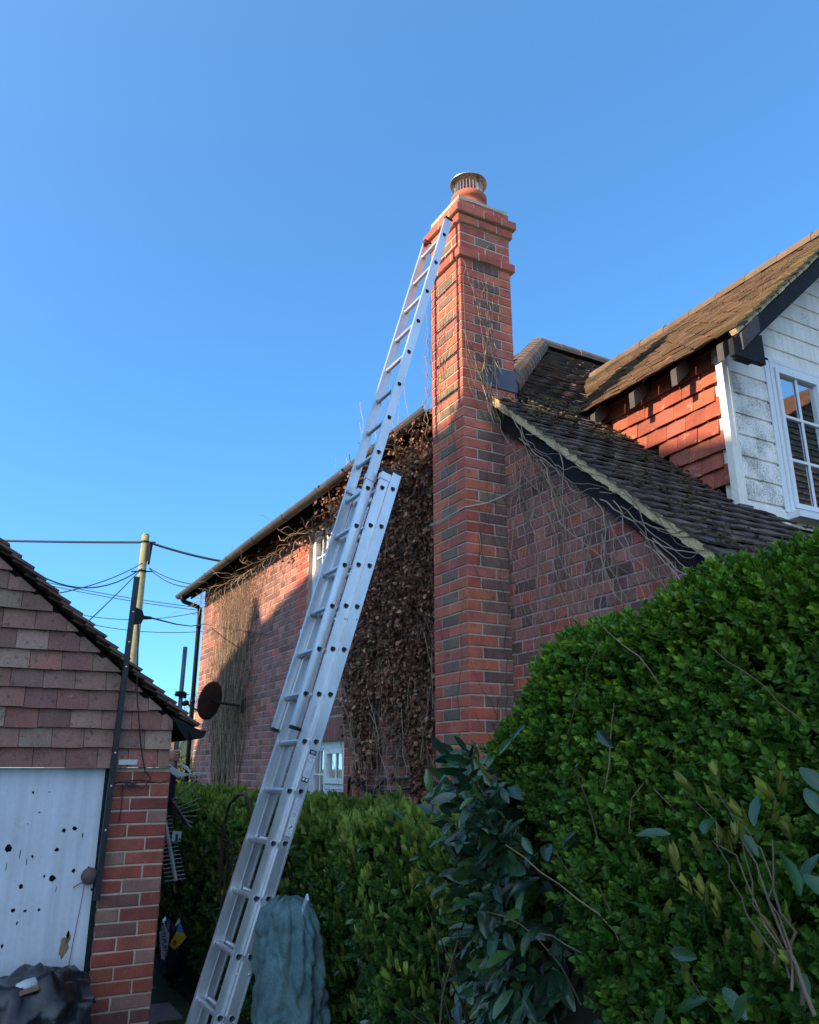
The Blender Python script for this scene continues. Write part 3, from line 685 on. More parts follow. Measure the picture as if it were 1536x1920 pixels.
# --- moss on the low slope
tv = []; tf = []
for j, (rr, zz) in enumerate(((1, 0), (.8, .45), (.35, .7))):
    for k in range(6): a = math.pi / 3 * k + j * .5; q = rr * (1 + .25 * math.sin(k * 2.3 + j)); tv.append((q * math.cos(a), q * math.sin(a), zz))
tv.append((0, 0, .75))
tf = [[j * 6 + k, j * 6 + (k + 1) % 6, j * 6 + 6 + (k + 1) % 6, j * 6 + 6 + k] for j in range(2) for k in range(6)] + [[12 + k, 12 + (k + 1) % 6, 18] for k in range(6)]
n = 5200; s_ = nr.uniform(.2, 4.4, n); u_ = nr.uniform(0, 1, n) ** 1.2 * 3.2
keepm = []
for i in range(n):
    x = xe - s_[i] * CS; y = YV + .05 + u_[i]
    d = math.sin(x * 5.1 + y * 3.3) + math.sin(x * 2.3 - y * 4.1 + 1) + .5 * math.sin(x * 13 + y * 9)
    keepm.append(((x < -4.19 and y > 3.2 and y > 3.05 + (-4.12 - x)) or x > -4.19) and x > -4.9 and (y < DYc - .05 or x > -2.95) and d > rnd.uniform(-1.6, 1.8) - (.8 if x < -3.5 else 0))
k_ = np.array(keepm); n = k_.sum(); s_ = np.floor(s_[k_] / .1) * .1 + nr.normal(.02, .018, n); u_ = u_[k_]
pos = Oe[None] + Sdir[None] * s_[:, None] + Y[None] * (u_[:, None] + .05) + Nn[None] * (.022 + nr.uniform(0, .012, n))[:, None]
ax = np.cross(np.tile(Nn, (n, 1)), nr.normal(size=(n, 3))); fr_ = frames(ax, np.tile(Nn, (n, 1)))
pal = np.array([(.08, .055, .028), (.10, .075, .022), (.05, .036, .022), (.12, .09, .03), (.045, .036, .022)])
ti = pal[nr.randint(0, 5, n)] * nr.uniform(.7, 1.3, (n, 1)); xx = pos[:, 0]; ti[xx > -3.5] *= np.array([.6, .55, .6])
scatter('moss', tv, tf, np.ones((len(tf), 3)), pos, fr_, nr.uniform(.005, .017, n), ti, M_moss, roof, True)['kind'] = 'stuff'

# ================================================================== CREEPERS
def wander(p0, d0, n, step, jitter, pull=None, plane=None, rs=rnd):
    P = [np.array(p0, float)]; d = unit(d0)
    for i in range(n):
        d = unit(d + A(rs.gauss(0, jitter), rs.gauss(0, jitter), rs.gauss(0, jitter)) + (np.asarray(pull) if pull is not None else 0))
        if plane is not None: d = unit(d - plane * (d @ plane))
        P.append(P[-1] + d * step)
    return P
TAN_ = [(.36, .26, .18), (.28, .20, .14), (.42, .32, .23), (.20, .14, .10)]
# on the gable and the chimney
g = MB(); tips = []
def stem_on(pl, p0, d0, n, step, r0, jit_=.22, pull=None, lift=.012, col=None, rev=True):
    P = wander(p0, d0, n, step, jit_, pull, pl)
    if pl[1] < -.5 and p0[1] > 2.9: P = [q for i, q in enumerate(P) if i < 2 or q[2] < zmain(q[0]) - .02]
    if pl[1] < -.5 and p0[1] < 2.9: P = [q for i, q in enumerate(P) if i < 2 or CX0 < q[0] < CX1]
    if pl[0] > .5: P = [q for i, q in enumerate(P) if i < 2 or CY0 < q[1] < (CY1 if q[2] > 4.1 else WY)]
    Q = [q + pl * (lift + abs(.012 * math.sin(i * .9 + p0[0] * 20))) for i, q in enumerate(P)]
    g.tube(Q, [max(.0011, .95 * r0 * (1 - .6 * i / len(Q))) for i in range(len(Q))], 5, col or rnd.choice(TAN_), cap=False); return Q
def in_gable(q): return -4.2 < q[0] < GX1 and q[2] < zmain(q[0]) - .05 and q[2] > .3
for k in range(90):      # tangle under the verge, falling down the gable
    x0 = -4.1 + (rnd.random() ** 1.3) * 2.1; z0 = zmain(x0) - rnd.uniform(.12, .6)
    Q = stem_on(-Y, A(x0, WY - .01, z0), A(rnd.uniform(-.5, .7), 0, -1), rnd.randint(12, 34), .045, rnd.uniform(.002, .0042), .24, pull=(.03, 0, -.06))
    if rnd.random() < .8:
        q = rnd.choice(Q[3:]); stem_on(-Y, A(q[0], WY - .01, q[2]), A(rnd.uniform(-1, 1), 0, rnd.uniform(-1, .3)), rnd.randint(5, 16), .03, .0018, .35)
for k in range(36):      # runners along the bargeboard
    x0 = -4.15 + rnd.random() * 1.4; z0 = zmain(x0) - rnd.uniform(.02, .3)
    stem_on(-Y, A(x0, 2.96, z0), A(1, 0, -.85), rnd.randint(10, 26), .045, rnd.uniform(.0025, .0045), .22, pull=(.05, 0, -.045), lift=.02)
for k in range(110):     # fine twigs
    x0 = -4.15 + rnd.random() * 2.0; z0 = zmain(x0) - rnd.uniform(.1, 1.5)
    stem_on(-Y, A(x0, WY - .01, z0), A(rnd.uniform(-1, 1), 0, rnd.uniform(-1, .4)), rnd.randint(5, 12), .03, .0014, .4)
for k in range(22):      # right face of chimney, going up from the verge
    y0 = 2.98 + rnd.uniform(-.1, .06); z0 = 4.0 + rnd.uniform(-.15, .35); hgt = rnd.choice([8, 12, 18, 26, 32])
    Q = stem_on(X, A(CX1 + .008, y0, z0), A(0, -.45, 1), hgt, .042, rnd.uniform(.0022, .0042), .13, pull=(0, -.004 + rnd.uniform(-.03, .03), .06))
for k in range(20):      # chimney right face lower, dark
    y0 = 2.75 + rnd.random() * .27; stem_on(X, A(CX1 + .008, y0, 1.5 + rnd.random() * 1.9), A(0, rnd.uniform(-.3, .3), 1), rnd.randint(8, 24), .04, .002, .2, pull=(0, 0, .06), col=rnd.choice([(.17, .12, .09), (.08, .06, .05)]))
for k in range(12):       # front face of chimney
    x0 = CX0 + .05 + rnd.random() * .32; z0 = rnd.choice([2.0, 2.9, 3.4, 3.9, 4.1]) + rnd.random() * .3
    stem_on(-Y, A(x0, CY0 - .008, z0), A(rnd.uniform(-.4, .4), 0, 1), rnd.randint(14, 30), .038, .0024, .16, pull=(0, 0, .07), col=rnd.choice([(.10, .075, .06), (.22, .15, .10)]))
for k in range(7):       # loose ends off the left edge
    z0 = 3.9 + k * .13; P = [A(CX0 - .01, CY0 - .01, z0), A(CX0 - .05 - rnd.random() * .04, CY0 - .03, z0 + .09), A(CX0 - .03, CY0 - .02, z0 + .2), A(CX0 - .07 * rnd.random() - .01, CY0 - .03, z0 + .34)]
    g.tube(P, .0022, 5, TAN_[1])
tag(g.build('creeper_stems', M_stem, smooth=True, org=(-4.15, WY - .02, .3)), 'bare pale creeper stems tangled over the brick gable and up the chimney', 'creeper')
# cable crossing the chimney
g = MB(); g.tube([A(-5.0, 2.95, 3.38), A(CX0 - .02, CY0 - .02, 3.30), A((CX0 + CX1) / 2, CY0 - .015, 3.30), A(CX1 + .015, CY0 - .015, 3.31), A(CX1 + .03, 2.85, 3.36), A(CX1 + .05, 3.0, 3.44), A(-3.9, WY - .02, 3.46), A(-3.6, WY - .02, 3.44)], .0035, 6)
tag(g.build('wire_across_chimney', M_coax, org=(-4.6, 2.7, 3.3)), 'thin grey wire strung across the chimney face into the gable stems', 'wire')

# dead leaf mass between ladder and chimney
leafV = [(0, 0, 0), (.33, 0, -.06), (.7, 0, -.04), (1, 0, .06), (.28, .3, .08), (.68, .24, .1), (.28, -.3, .08), (.68, -.24, .1)]
leafF = [[0, 1, 4], [1, 2, 5, 4], [2, 3, 5], [0, 6, 1], [1, 6, 7, 2], [2, 7, 3]]
leafV = np.array(leafV)
dead = thing('dead_creeper', (-5.6, WY, .3), 'thick mat of dry brown creeper leaves on the wall left of the chimney', 'creeper')
def dead_region(x, z):
    # right edge = chimney, left edge wavers; bottom hangs in strands
    le = -6.55 - .12 * math.sin(z * 3) - .25 * (z < 2.4) * 0 + (.0 if z > 2.2 else (2.2 - z) * .12)
    if z > 3.7: le = -6.7 - (z - 3.7) * 2.0
    if z > 4.14: le = -8.4
    if -7.95 < x < -6.7 and z > 3.0 and z < 4.2: return False
    re = -5.02 if z < 2.5 else -4.62
    bot = 1.9 + .28 * math.sin(x * 6.2) + .2 * math.sin(x * 17 + 1) - .1 + .12 * math.sin(x * 41)
    return le < x < re and z > bot
pos = []; dens = []
while len(pos) < 13500:
    x = rnd.uniform(-9.5, -4.62); z = rnd.uniform(1.35, 4.2)
    if not dead_region(x, z):
        if not (rnd.random() < .05 and dead_region(x, z + .3)): continue
    if math.sin(x * 11 + 2 * math.sin(z * 5)) * math.sin(z * 6.3 + x * 3) > .80 - .5 * max(0, 2.6 - z) and z < 3.7 and rnd.random() < .85: continue
    thick = .05 + .13 * min(1, max(0, (z - 1.5) / 1.5)); 
    if z > 3.75 and x > -7: thick = .30
    elif x < -6.95: thick = .12
    cl = .5 + .5 * math.sin(x * 21 + 3 * math.sin(z * 7)) * math.sin(z * 9 + x * 4)
    pos.append((x, WY - .02 - rnd.random() * thick * (.5 + cl), z))
pos = np.array(pos); n = len(pos)
ax = nr.normal(size=(n, 3)) * A(.7, .5, .6) + A(0, -.3, -.9); nm = nr.normal(size=(n, 3)) + A(0, -1.2, .2)
pal = np.array([(.33, .16, .10), (.42, .21, .125), (.17, .085, .06), (.55, .34, .21), (.22, .105, .07)])
ti = pal[nr.randint(0, 5, n)] * nr.uniform(.5, 1.25, (n, 1)); li = nr.rand(n) < .04; ti[li] = (.36, .26, .19)
cv = leafV * A(1, 1.25, 3.2)
scatter('dry_leaves', cv, leafF, np.ones((6, 3)), pos, frames(ax, nm), nr.uniform(.018, .052, n), ti, M_leafd, dead, False)['kind'] = 'stuff'
g = MB()
for k in range(340):
    x0 = rnd.uniform(-6.7, -4.7); z0 = rnd.uniform(1.3, 3.9)
    P = wander(A(x0, WY - .05 - rnd.random() * .1, z0), A(rnd.uniform(-.3, .3), 0, 1), rnd.randint(8, 24), .05, .22, (0, 0, .05), Y); g.tube(P, rnd.uniform(.0015, .003), 4, rnd.choice([(.34, .23, .16), (.22, .14, .1), (.44, .32, .23)]), cap=False)
for k in range(46):      # curls sticking out round the gutter
    x0 = rnd.choice([rnd.uniform(-5.6, -4.7), rnd.uniform(-12, -4.8)]); P = wander(A(x0, WY - .2, 4.05), A(rnd.uniform(-1, 1), -.7, rnd.uniform(-.8, .3)), rnd.randint(6, 12), .045, .38); g.tube(P, .0026, 4, rnd.choice([(.36, .26, .17), (.26, .17, .11)]), cap=False)
tag(g.build('stems', M_stem, dead, smooth=True), kind='stuff')

# fan of bare stems at far end of the long wall
fan = thing('bare_creeper', (-10.45, WY, .2), 'wide fan of bare woody creeper stems on the far end of the long wall', 'creeper')
g = MB()
for k in range(400):
    z0 = rnd.uniform(.6, 3.0)
    x0 = -10.35 + rnd.gauss(0, .17 + .12 * (z0 - .6)); 
    xt = -10.35 + rnd.gauss(0, .85); xt = max(-11.9, min(-8.4, xt)); zt = min(4.15, z0 + rnd.uniform(1.0, 2.6)); xt = x0 + (xt - x0) * (zt - z0) / 2.6
    P = []; ns = 16; ph = rnd.random() * 6; am = rnd.uniform(.02, .09)
    for i in range(ns + 1):
        s = i / ns; P.append(A(x0 + (xt - x0) * s ** 1.25 + am * math.sin(ph + s * rnd.uniform(8, 11)), WY - .012 - rnd.random() * .012 - .03 * (k % 5 == 0), z0 + (zt - z0) * s))
    g.tube(P, [.0038 * (1 - .7 * i / ns) for i in range(ns + 1)], 4, rnd.choice([(.27, .19, .13), (.17, .12, .085), (.36, .27, .18), (.10, .075, .055)]), cap=False)
for k in range(520):     # cross twigs and curls high up
    x0 = -10.4 + rnd.gauss(0, .75); z0 = rnd.uniform(1.9, 4.1)
    P = wander(A(max(-11.9, min(-8.5, x0)), WY - .03, z0), A(rnd.uniform(-1, 1), 0, rnd.uniform(-.6, 1)), rnd.randint(4, 10), .05, .4, None, Y); g.tube(P, .0018, 4, rnd.choice([(.26, .18, .12), (.18, .12, .085)]), cap=False)
for k in range(7):
    P = wander(A(-10.42 + rnd.gauss(0, .04), WY - .03, .1), A(0, 0, 1), 32, .05, .06, (0, 0, .1), Y); g.tube(P, [.014 * (1 - i / 50) for i in range(33)], 6, (.07, .05, .04), cap=False)
for k in range(70):
    x0 = rnd.uniform(-11.9, -7.4); P = wander(A(x0, WY - .1, 4.05), A(rnd.uniform(-1, 1), -.5, rnd.uniform(-.9, .3)), rnd.randint(5, 14), .05, .38, (0, .05, -.02)); g.tube(P, .003, 4, rnd.choice(TAN_), cap=False)
tag(g.build('stems', M_stem, fan, smooth=True), kind='stuff')

# ================================================================== LADDER
lad = thing('extension_ladder', (-4.4, 1.15, 0), 'triple aluminium extension ladder leaning against the brick chimney', 'ladder')
def dshape(n=16, w=.015, h=.0165):
    pts = []
    for k in range(n):
        a = 2 * math.pi * k / n; x, y_ = math.cos(a) * w, math.sin(a) * h
        if y_ > h * .45: y_ = h * .45 + (y_ - h * .45) * .35; x *= 1.12
        else: x *= 1 - .28 * max(0, -y_ / h - .3)
        pts.append((x, y_))
    return pts
def section(P0, D, ks, xfar, top_ext, bot_ext, sd=.0595, caps=(True, True)):
    """P0: centre of the topmost rung end on the near stile's outer face; D: rung-to-rung vector; ks: rung index range"""
    P0 = np.asarray(P0, float); D = np.asarray(D, float); s = unit(-D); L = np.linalg.norm(D)
    n = unit(np.cross(s, X)); n = n if n[1] < 0 else -n      # n: towards the climber
    width = P0[0] - xfar; th = .027; W = -X
    k0, k1 = ks; hs = dshape()
    def stile(x_out, inward, holes):
        m = MB(); base = P0.copy(); base[0] = x_out
        # cells around each rung
        def pt(a, b, d): return base + n * a + s * b + inward * d   # a across depth, b along ladder
        for k in range(k0, k1):
            c = D * k; lo = -L / 2 if k < k1 - 1 else -bot_ext; hi = L / 2 if k > k0 else top_ext
            for side, dd in ((0, .0022),) + (((1, th - .0022),)):
                rect = []
                N_ = 16
                for j in range(N_):
                    ca, sa = math.cos(2 * math.pi * j / N_), math.sin(2 * math.pi * j / N_)
                    hw = sd / 2 - .0; hh = hi if sa > 0 else -lo
                    corner = {2: (hw, hi), 6: (-hw, hi), 10: (-hw, lo), 14: (hw, lo)}
                    if j in corner: q = corner[j]
                    elif j in (15, 0, 1): q = (hw, {15: lo * .35, 0: 0, 1: hi * .35}[j])
                    elif j in (7, 8, 9): q = (-hw, {7: hi * .35, 8: 0, 9: lo * .35}[j])
                    elif j in (3, 4, 5): q = ({3: hw * .5, 4: 0, 5: -hw * .5}[j], hi)
                    else: q = ({11: -hw * .5, 12: 0, 13: hw * .5}[j], lo)
                    rect.append(q)
                if holes and side == 0:
                    vs = [pt(a, b, dd) + c for a, b in rect] + [pt(a, b, dd) + c for a, b in hs]
                    m.add(vs, [[j, (j + 1) % N_, N_ + (j + 1) % N_, N_ + j] for j in range(N_)])
                    # swaged rim standing proud of the web
                    r1 = [(a * 1.22, b * 1.22) for a, b in hs]; r2 = [(a * 1.06, b * 1.06) for a, b in hs]
                    vs = [pt(a, b, dd) + c for a, b in r1] + [pt(a, b, dd - .0024) + c for a, b in r2] + [pt(a, b, dd - .0016) + c for a, b in hs] + [pt(a, b, dd + .01) + c for a, b in hs]
                    m.add(vs, [[q * N_ + j, q * N_ + (j + 1) % N_, (q + 1) * N_ + (j + 1) % N_, (q + 1) * N_ + j] for q in range(3) for j in range(N_)])
                else:
                    m.add([pt(a, b, dd) + c for a, b in rect], [list(range(N_))])
        A0 = D * k0 + s * top_ext; B0 = D * (k1 - 1) - s * bot_ext; ln = A0 - B0
        for sg in (-1, 1):      # flanges with small lips
            m.box(base + B0 + n * (sg * sd / 2 - (.002 if sg > 0 else .0)) , ln, n * .002, inward * th)
            m.box(base + B0 + n * (sg * sd / 2 - (.009 if sg > 0 else -.002)), ln, n * .007, inward * .0045)
            m.box(base + B0 + n * (sg * sd / 2 - (.009 if sg > 0 else -.002)) + inward * (th - .003), ln, n * .007, inward * .0035)
        st = m.build('stile', M_alu, lad)
        for on, q, dr in ((caps[0], A0, s), (caps[1], B0, -s)):
            if on:
                c_ = MB(); c_.box(base + q - n * (sd / 2 + .002) - inward * .002 + dr * .0015, n * (sd + .004), inward * (th + .004), dr * .016); c_.build('end_cap', M_alud, st)
        return st
    near = stile(P0[0], -X, True); far = stile(xfar, X, True)
    for k in range(k0, k1):
        m = MB(); c = P0 + D * k + (-X) * .0; o1 = [c + n * a + s * b - X * .006 for a, b in hs]; ln = width - .012; N_ = 16
        o2 = [q - X * ln for q in o1]; i1 = [c + n * a * .86 + s * b * .86 - X * .0061 for a, b in hs]; i2 = [q - X * ln for q in i1]
        q3 = [c + n * a * 1.1 + s * b * 1.1 - X * (th + .006) for a, b in hs]; q4 = [c + n * a * 1.1 + s * b * 1.1 - X * (width - th - .006) for a, b in hs]
        m.add(o1 + o2, [[j, (j + 1) % N_, N_ + (j + 1) % N_, N_ + j] for j in range(N_)])
        m.add(i1 + i2, [[j, N_ + j, N_ + (j + 1) % N_, (j + 1) % N_] for j in range(N_)])
        m.add([c + n * a * 1.25 + s * b * 1.25 - X * (th - .002) for a, b in hs] + q3, [[j, (j + 1) % N_, N_ + (j + 1) % N_, N_ + j] for j in range(N_)])
        m.add(q4 + [c + n * a * 1.25 + s * b * 1.25 - X * (width - th + .002) for a, b in hs], [[j, (j + 1) % N_, N_ + (j + 1) % N_, N_ + j] for j in range(N_)])
        rg = m.build('rung', M_alu, lad, smooth=True); m = MB(); m.add([q - X * .012 for q in i1], [list(range(N_))]); m.build('rung_shade_disc', M_alud, rg)  # dark disc put inside the hollow rung, its colour stands for the shade there
    return near, far, s, n
Pf = A(-4.221, 2.587, 5.385); Df = A(-.0062, -.0693, -.253)
section(Pf, Df, (0, 14), -4.558, .145, .185)
Pb = A(-4.178, 2.159, 3.347); Db = A(-.0021, -.0746, -.252)
Pm = A(-4.199, 2.096, 3.352); Dm = A(-.0035, -.0732, -.2525)
section(Pm, Dm, (0, 13), -4.585, .105, .12)
nb_, fb_, s_l, n_l = section(Pb, Db, (0, 14), -4.612, .105, .11)
# wheels at the top of the fly section, stay brackets
g = MB(); q = Pf + unit(-Df) * .11
for xx in (-4.54, ):
    g.lathe(A(xx + .012, q[1] - .012, q[2] + .02), [(0, 0), (.022, 0), (.024, .004), (.024, .016), (.022, .02), (0, .02)], 16, axis=X)
g.build('wall_wheel', mat('wheel_plastic', (.10, .02, .02), rough=.4), lad, smooth=True)
for P0_, D_, xf in ((Pf + Df * 8, Df, -4.558), (Pm, Dm, -4.585)):
    for near_ in (True, False):
        g = MB(); c = P0_ + s_l * .075; x0 = (P0_[0] + .004) if near_ else (xf - .004)
        iw = -X if near_ else X
        g.box(A(x0, c[1], c[2]) - n_l * .035 - s_l * .02, n_l * .07, s_l * .04, iw * .003)
        g.box(A(x0, c[1], c[2]) + n_l * .033 - s_l * .02, n_l * .003, s_l * .04, iw * .036)
        g.build('stay_bracket', M_alu, lad)
for P_, D_ in ((Pm, Dm), (Pb, Db)):
    for kk, dz in ((3, -.06), (10, -.075)):
        g = MB(); c = P_ + D_ * kk + D_ * .28 - n_l * .018; g.lathe(c + X * .0, [(.006, -.002), (.006, .003), (.003, .006), (0, .006)], 10, axis=X); g.build('rivet', M_stain, lad)
# stickers on base stile
def sticker(k, a, b, wd, nm):      # from fraction a to b of the gap below rung k
    g = MB(); c0 = Pb + Db * (k + a); c1 = Pb + Db * (k + b); g.box(c1 + X * .0003 - n_l * wd / 2, n_l * wd, c0 - c1, X * .0006); return g.build(nm, M_label, nb_)
def marks(k, a, b, wd, rows, nm, seed, solid=()):
    r2 = random.Random(seed); g = MB(); c0 = Pb + Db * (k + a); c1 = Pb + Db * (k + b); ln = np.linalg.norm(c1 - c0); dn = unit(c1 - c0)
    for (r0, r1, cells, fill) in rows:
        for j in range(cells):
            if r2.random() > fill: continue
            w_ = wd / cells; o_ = c0 + dn * ln * r0 + n_l * (wd / 2 - (j + .85 * r2.uniform(.8, 1)) * w_) + X * .0010
            g.box(o_, dn * ln * (r1 - r0), n_l * w_ * r2.uniform(.4, .75), X * .0004)
    return g.build(nm, M_text, nb_)
def text(s_, size, origin, right, upv, m, parent, nm='lettering', thick=.0002):
    cu = bpy.data.curves.new(nm, 'FONT'); cu.body = s_; cu.size = size; cu.extrude = thick; cu.align_x = 'CENTER'; cu.align_y = 'CENTER'; cu.offset = size * .012
    tmp = bpy.data.objects.new('tmp', cu); COL.objects.link(tmp)
    me = bpy.data.meshes.new_from_object(tmp.evaluated_get(bpy.context.evaluated_depsgraph_get())); bpy.data.objects.remove(tmp)
    r_, u_ = unit(right), unit(upv); nn = np.cross(r_, u_)
    V = [np.asarray(origin) + r_ * v.co.x + u_ * v.co.y + nn * v.co.z for v in me.vertices]; F = [list(p.vertices) for p in me.polygons]
    return mesh_obj(nm, np.array(V), F, m, parent)
sticker(6, .18, .83, .037, 'upper_sticker')
g = MB(); c = Pb + Db * 6.18; g.box(c + X * .0011 - n_l * .0195, n_l * .039, unit(Db) * .026, X * .0005); g.build('navy_block', M_text, nb_); g = MB(); c = Pb + Db * 6.73; g.box(c + X * .0011 - n_l * .0195, n_l * .039, unit(Db) * .024, X * .0005); g.build('navy_block', M_text, nb_)
rr_ = -n_l   # reading direction (left to right as seen from +X)
bpy.context.view_layer.update()
text('ens', .019, Pb + Db * 6.215 + X * .0018, rr_, s_l, M_label, nb_); text('A 2', .016, Pb + Db * 6.325 + X * .0012, rr_, s_l, M_text, nb_)
text('EN131', .006, Pb + Db * 6.262 + X * .0018, rr_, s_l, M_label, nb_)
marks(6, .37, .72, .03, [(i / 14 + .01, i / 14 + .03, 4, .6) for i in range(14)], 'small_print', 3)
g = MB(); c = Pb + Db * 6.745; g.box(c + X * .0017 - n_l * .016, n_l * .012, unit(Db) * .013, X * .0003); g.box(c + X * .0017 + n_l * .003, n_l * .012, unit(Db) * .013, X * .0003); g.build('pictogram', M_label, nb_)
sticker(7, .14, .86, .034, 'lower_sticker')
marks(7, .14, .86, .026, [(.05, .055, 1, 1), (.08, .085, 1, 1), (.14, .152, 3, .9), (.2, .21, 2, 1), (.25, .257, 3, 1), (.28, .287, 3, 1), (.31, .317, 3, 1), (.34, .347, 3, 1), (.58, .586, 2, 1), (.62, .626, 2, 1), (.66, .664, 3, .8), (.88, .885, 3, 1), (.91, .915, 3, 1), (.94, .945, 3, 1)], 'small_print', 5)
g = MB(); c = Pb + Db * (7 + .14 + .72 * .44) + X * .001
for (p_, q_) in (((-.009, .006), (.009, .006)), ((.009, .006), (.0, -.012)), ((0, -.012), (-.009, .006))): g.bar(c + n_l * p_[0] + s_l * p_[1], c + n_l * q_[0] + s_l * q_[1], .0018, .0008, up=X)
c2 = Pb + Db * (7 + .14 + .72 * .76) + X * .001; g.bar(c2 + n_l * .009 - s_l * .012, c2 - n_l * .002, .003, .0008, up=X); g.bar(c2 - n_l * .001 + s_l * .004, c2 - n_l * .008 + s_l * .0, .007, .0008, up=X)
g.build('pictogram', M_text, nb_)
# barcode scratches
g = MB()
for i in range(13): c = Pm + Dm * (5.25 + i * .03) + X * .0005; g.box(c - n_l * .008, n_l * .015, unit(Dm) * .0018, X * .0003)
g.build('stamped_marks', mat('grey_ink', (.33, .35, .37), rough=.5, bump=0), lad)

# ================================================================== GARAGE
GXf = -5.37
gar = thing('garage', (GXf, 1.0, 0), 'low brick garage with tile-hung gable, clay tiled roof and patched white door', 'garage')
GS = .83; gverge = lambda y: 2.0 - GS * (y - 1.29)      # top line of verge tiles at front
YD = .845                # door edge
RYD = -1.6               # ridge
g = MB()
g.abox(-9.5, GXf, YD + .02, 1.215, 0, 1.725) if False else None
g.abox(GXf - .33, GXf, YD + .02, 1.215, 0, 1.70)
g.abox(-9.6, GXf - .33, .95, 1.12, 0, 1.70); g.abox(-9.6, GXf - .33, -4.4, -4.2, 0, 1.70); g.abox(-9.6, -9.4, -4.2, .95, 0, 1.7)
g.abox(GXf - .33, GXf, -4.4, -3.9, 0, 1.7)
gw = g.build('garage_wall', M_mort_pale, gar)
mb = MB(); pw = 1.215 - (YD + .02)
OO = A(GXf, YD + .02, 0)
for i in range(22):
    z = i * .0765; c_ = lambda: rnd.choice([(.31, .075, .05), (.28, .07, .05), (.24, .065, .05), (.32, .09, .06), (.18, .075, .06), (.29, .16, .12)])
    row = [(-G / 2, .125, c_()), (.125, pw + G / 2, c_())] if i % 2 else [(-G / 2, .235, c_()), (.235, pw + G / 2, c_())]
    course(mb, OO, Y, X, z, .0765, row, j=.002, proud=.006, ch=.004)
    row = [(-G / 2, .11, c_()), (.11, .33, c_())] if i % 2 else [(-G / 2, .22, c_()), (.22, .33, c_())]
    course(mb, A(GXf, YD + .02, 0), -X, -Y, z, .0765, row)
    course(mb, A(GXf, 1.215, 0), -X, Y, z, .0765, row)
mb.build('pier_bricks', M_brick, gw)
g = MB(); dx = GXf - .03
g.abox(dx - .03, dx, -1.9, YD - .012, .05, 1.70); door = g.build('garage_door', M_door, gar)
g = MB()
def blob(y, z, ry, rz, seed=0, n=9, xx=None):
    r2 = random.Random(seed); xx = xx if xx is not None else dx + .0012
    g.add([A(xx, y, z)] + [A(xx, y + math.cos(2 * math.pi * k / n) * ry * r2.uniform(.6, 1.1), z + math.sin(2 * math.pi * k / n) * rz * r2.uniform(.6, 1.1)) for k in range(n)], [[0, 1 + k, 1 + (k + 1) % n] for k in range(n)])
for i, (u, v, ru, rv) in enumerate(((16, 1590, 5, 8), (120, 1557, 4, 4), (140, 1553, 4, 4), (107, 1593, 4, 4), (61, 1606, 2, 3), (138, 1633, 3, 4), (98, 1647, 6, 6), (39, 1662, 4, 5), (25, 1707, 4, 4), (47, 1708, 3.5, 2.5), (73, 1706, 2.5, 2.5), (62, 1486, 2, 3), (4, 1774, 2, 4), (32, 1731, 1.5, 4), (83, 1643, 2, 3), (74, 1523, 2, 1.5), (93, 1485, 3, .8), (166, 1626, 2, 2), (128, 1752, 3, 7), (172, 1668, 2, 3), (155, 1567, 1, 6), (52, 1545, .8, 2), (38, 1600, .6, 9), (50, 1615, .6, 8), (12, 1625, .6, 9), (105, 1668, .6, 6))):
    p = onX(u, v, dx + .001); sc_ = (GXf / FW[0]) and 1 / (FPX / 5.4); blob(p[1], p[2], ru * .0037, rv * .0033, i); g.build('door_hole', M_dark, door); g = MB()
g = MB(); p = onX(119, 1778, dx + .001); blob(p[1], p[2], .03, .062, 77, 14); p = onX(128, 1760, dx + .001); blob(p[1], p[2], .014, .03, 78); g.build('bare_patch', M_chip, door)
kn = onX(166, 1641, dx)
g = MB(); g.lathe(A(dx, kn[1], kn[2]), [(.018, 0), (.016, .02), (.045, .028), (.047, .04), (.042, .055), (.0, .06)], 20, axis=X); g.build('round_knob', mat('knob_wood', (.13, .085, .075), rough=.8), door, smooth=True)
g = MB(); g.tube([A(dx + .03, kn[1] + .02, kn[2] + .02), A(dx + .06, kn[1] + .055, kn[2] - .02), A(dx + .04, kn[1] + .03, kn[2] - .04), A(dx + .045, kn[1] - .045, kn[2] - .035), A(dx + .02, kn[1] - .08, kn[2] - .06)], .003, 5)
g.tube([A(dx + .03, kn[1] - .02, kn[2] - .03), A(dx + .012, kn[1] - .025, kn[2] - .15), A(dx + .012, kn[1] - .045, kn[2] - .35), A(dx + .014, kn[1] - .06, kn[2] - .55), A(dx + .03, kn[1] - .075, kn[2] - .72)], .0018, 5)
tag(g.build('red_string', M_red, org=(dx + .03, kn[1], kn[2])), 'thin red string tied to the round knob of the white garage door', 'string')
# door jamb and lintel
g = MB(); g.abox(GXf - .05, GXf - .004, YD - .008, YD + .018, 0, 1.70); g.abox(GXf - .07, GXf - .004, -2.2, YD - .008, 1.702, 1.73); g.build('door_jamb', M_black, gar)
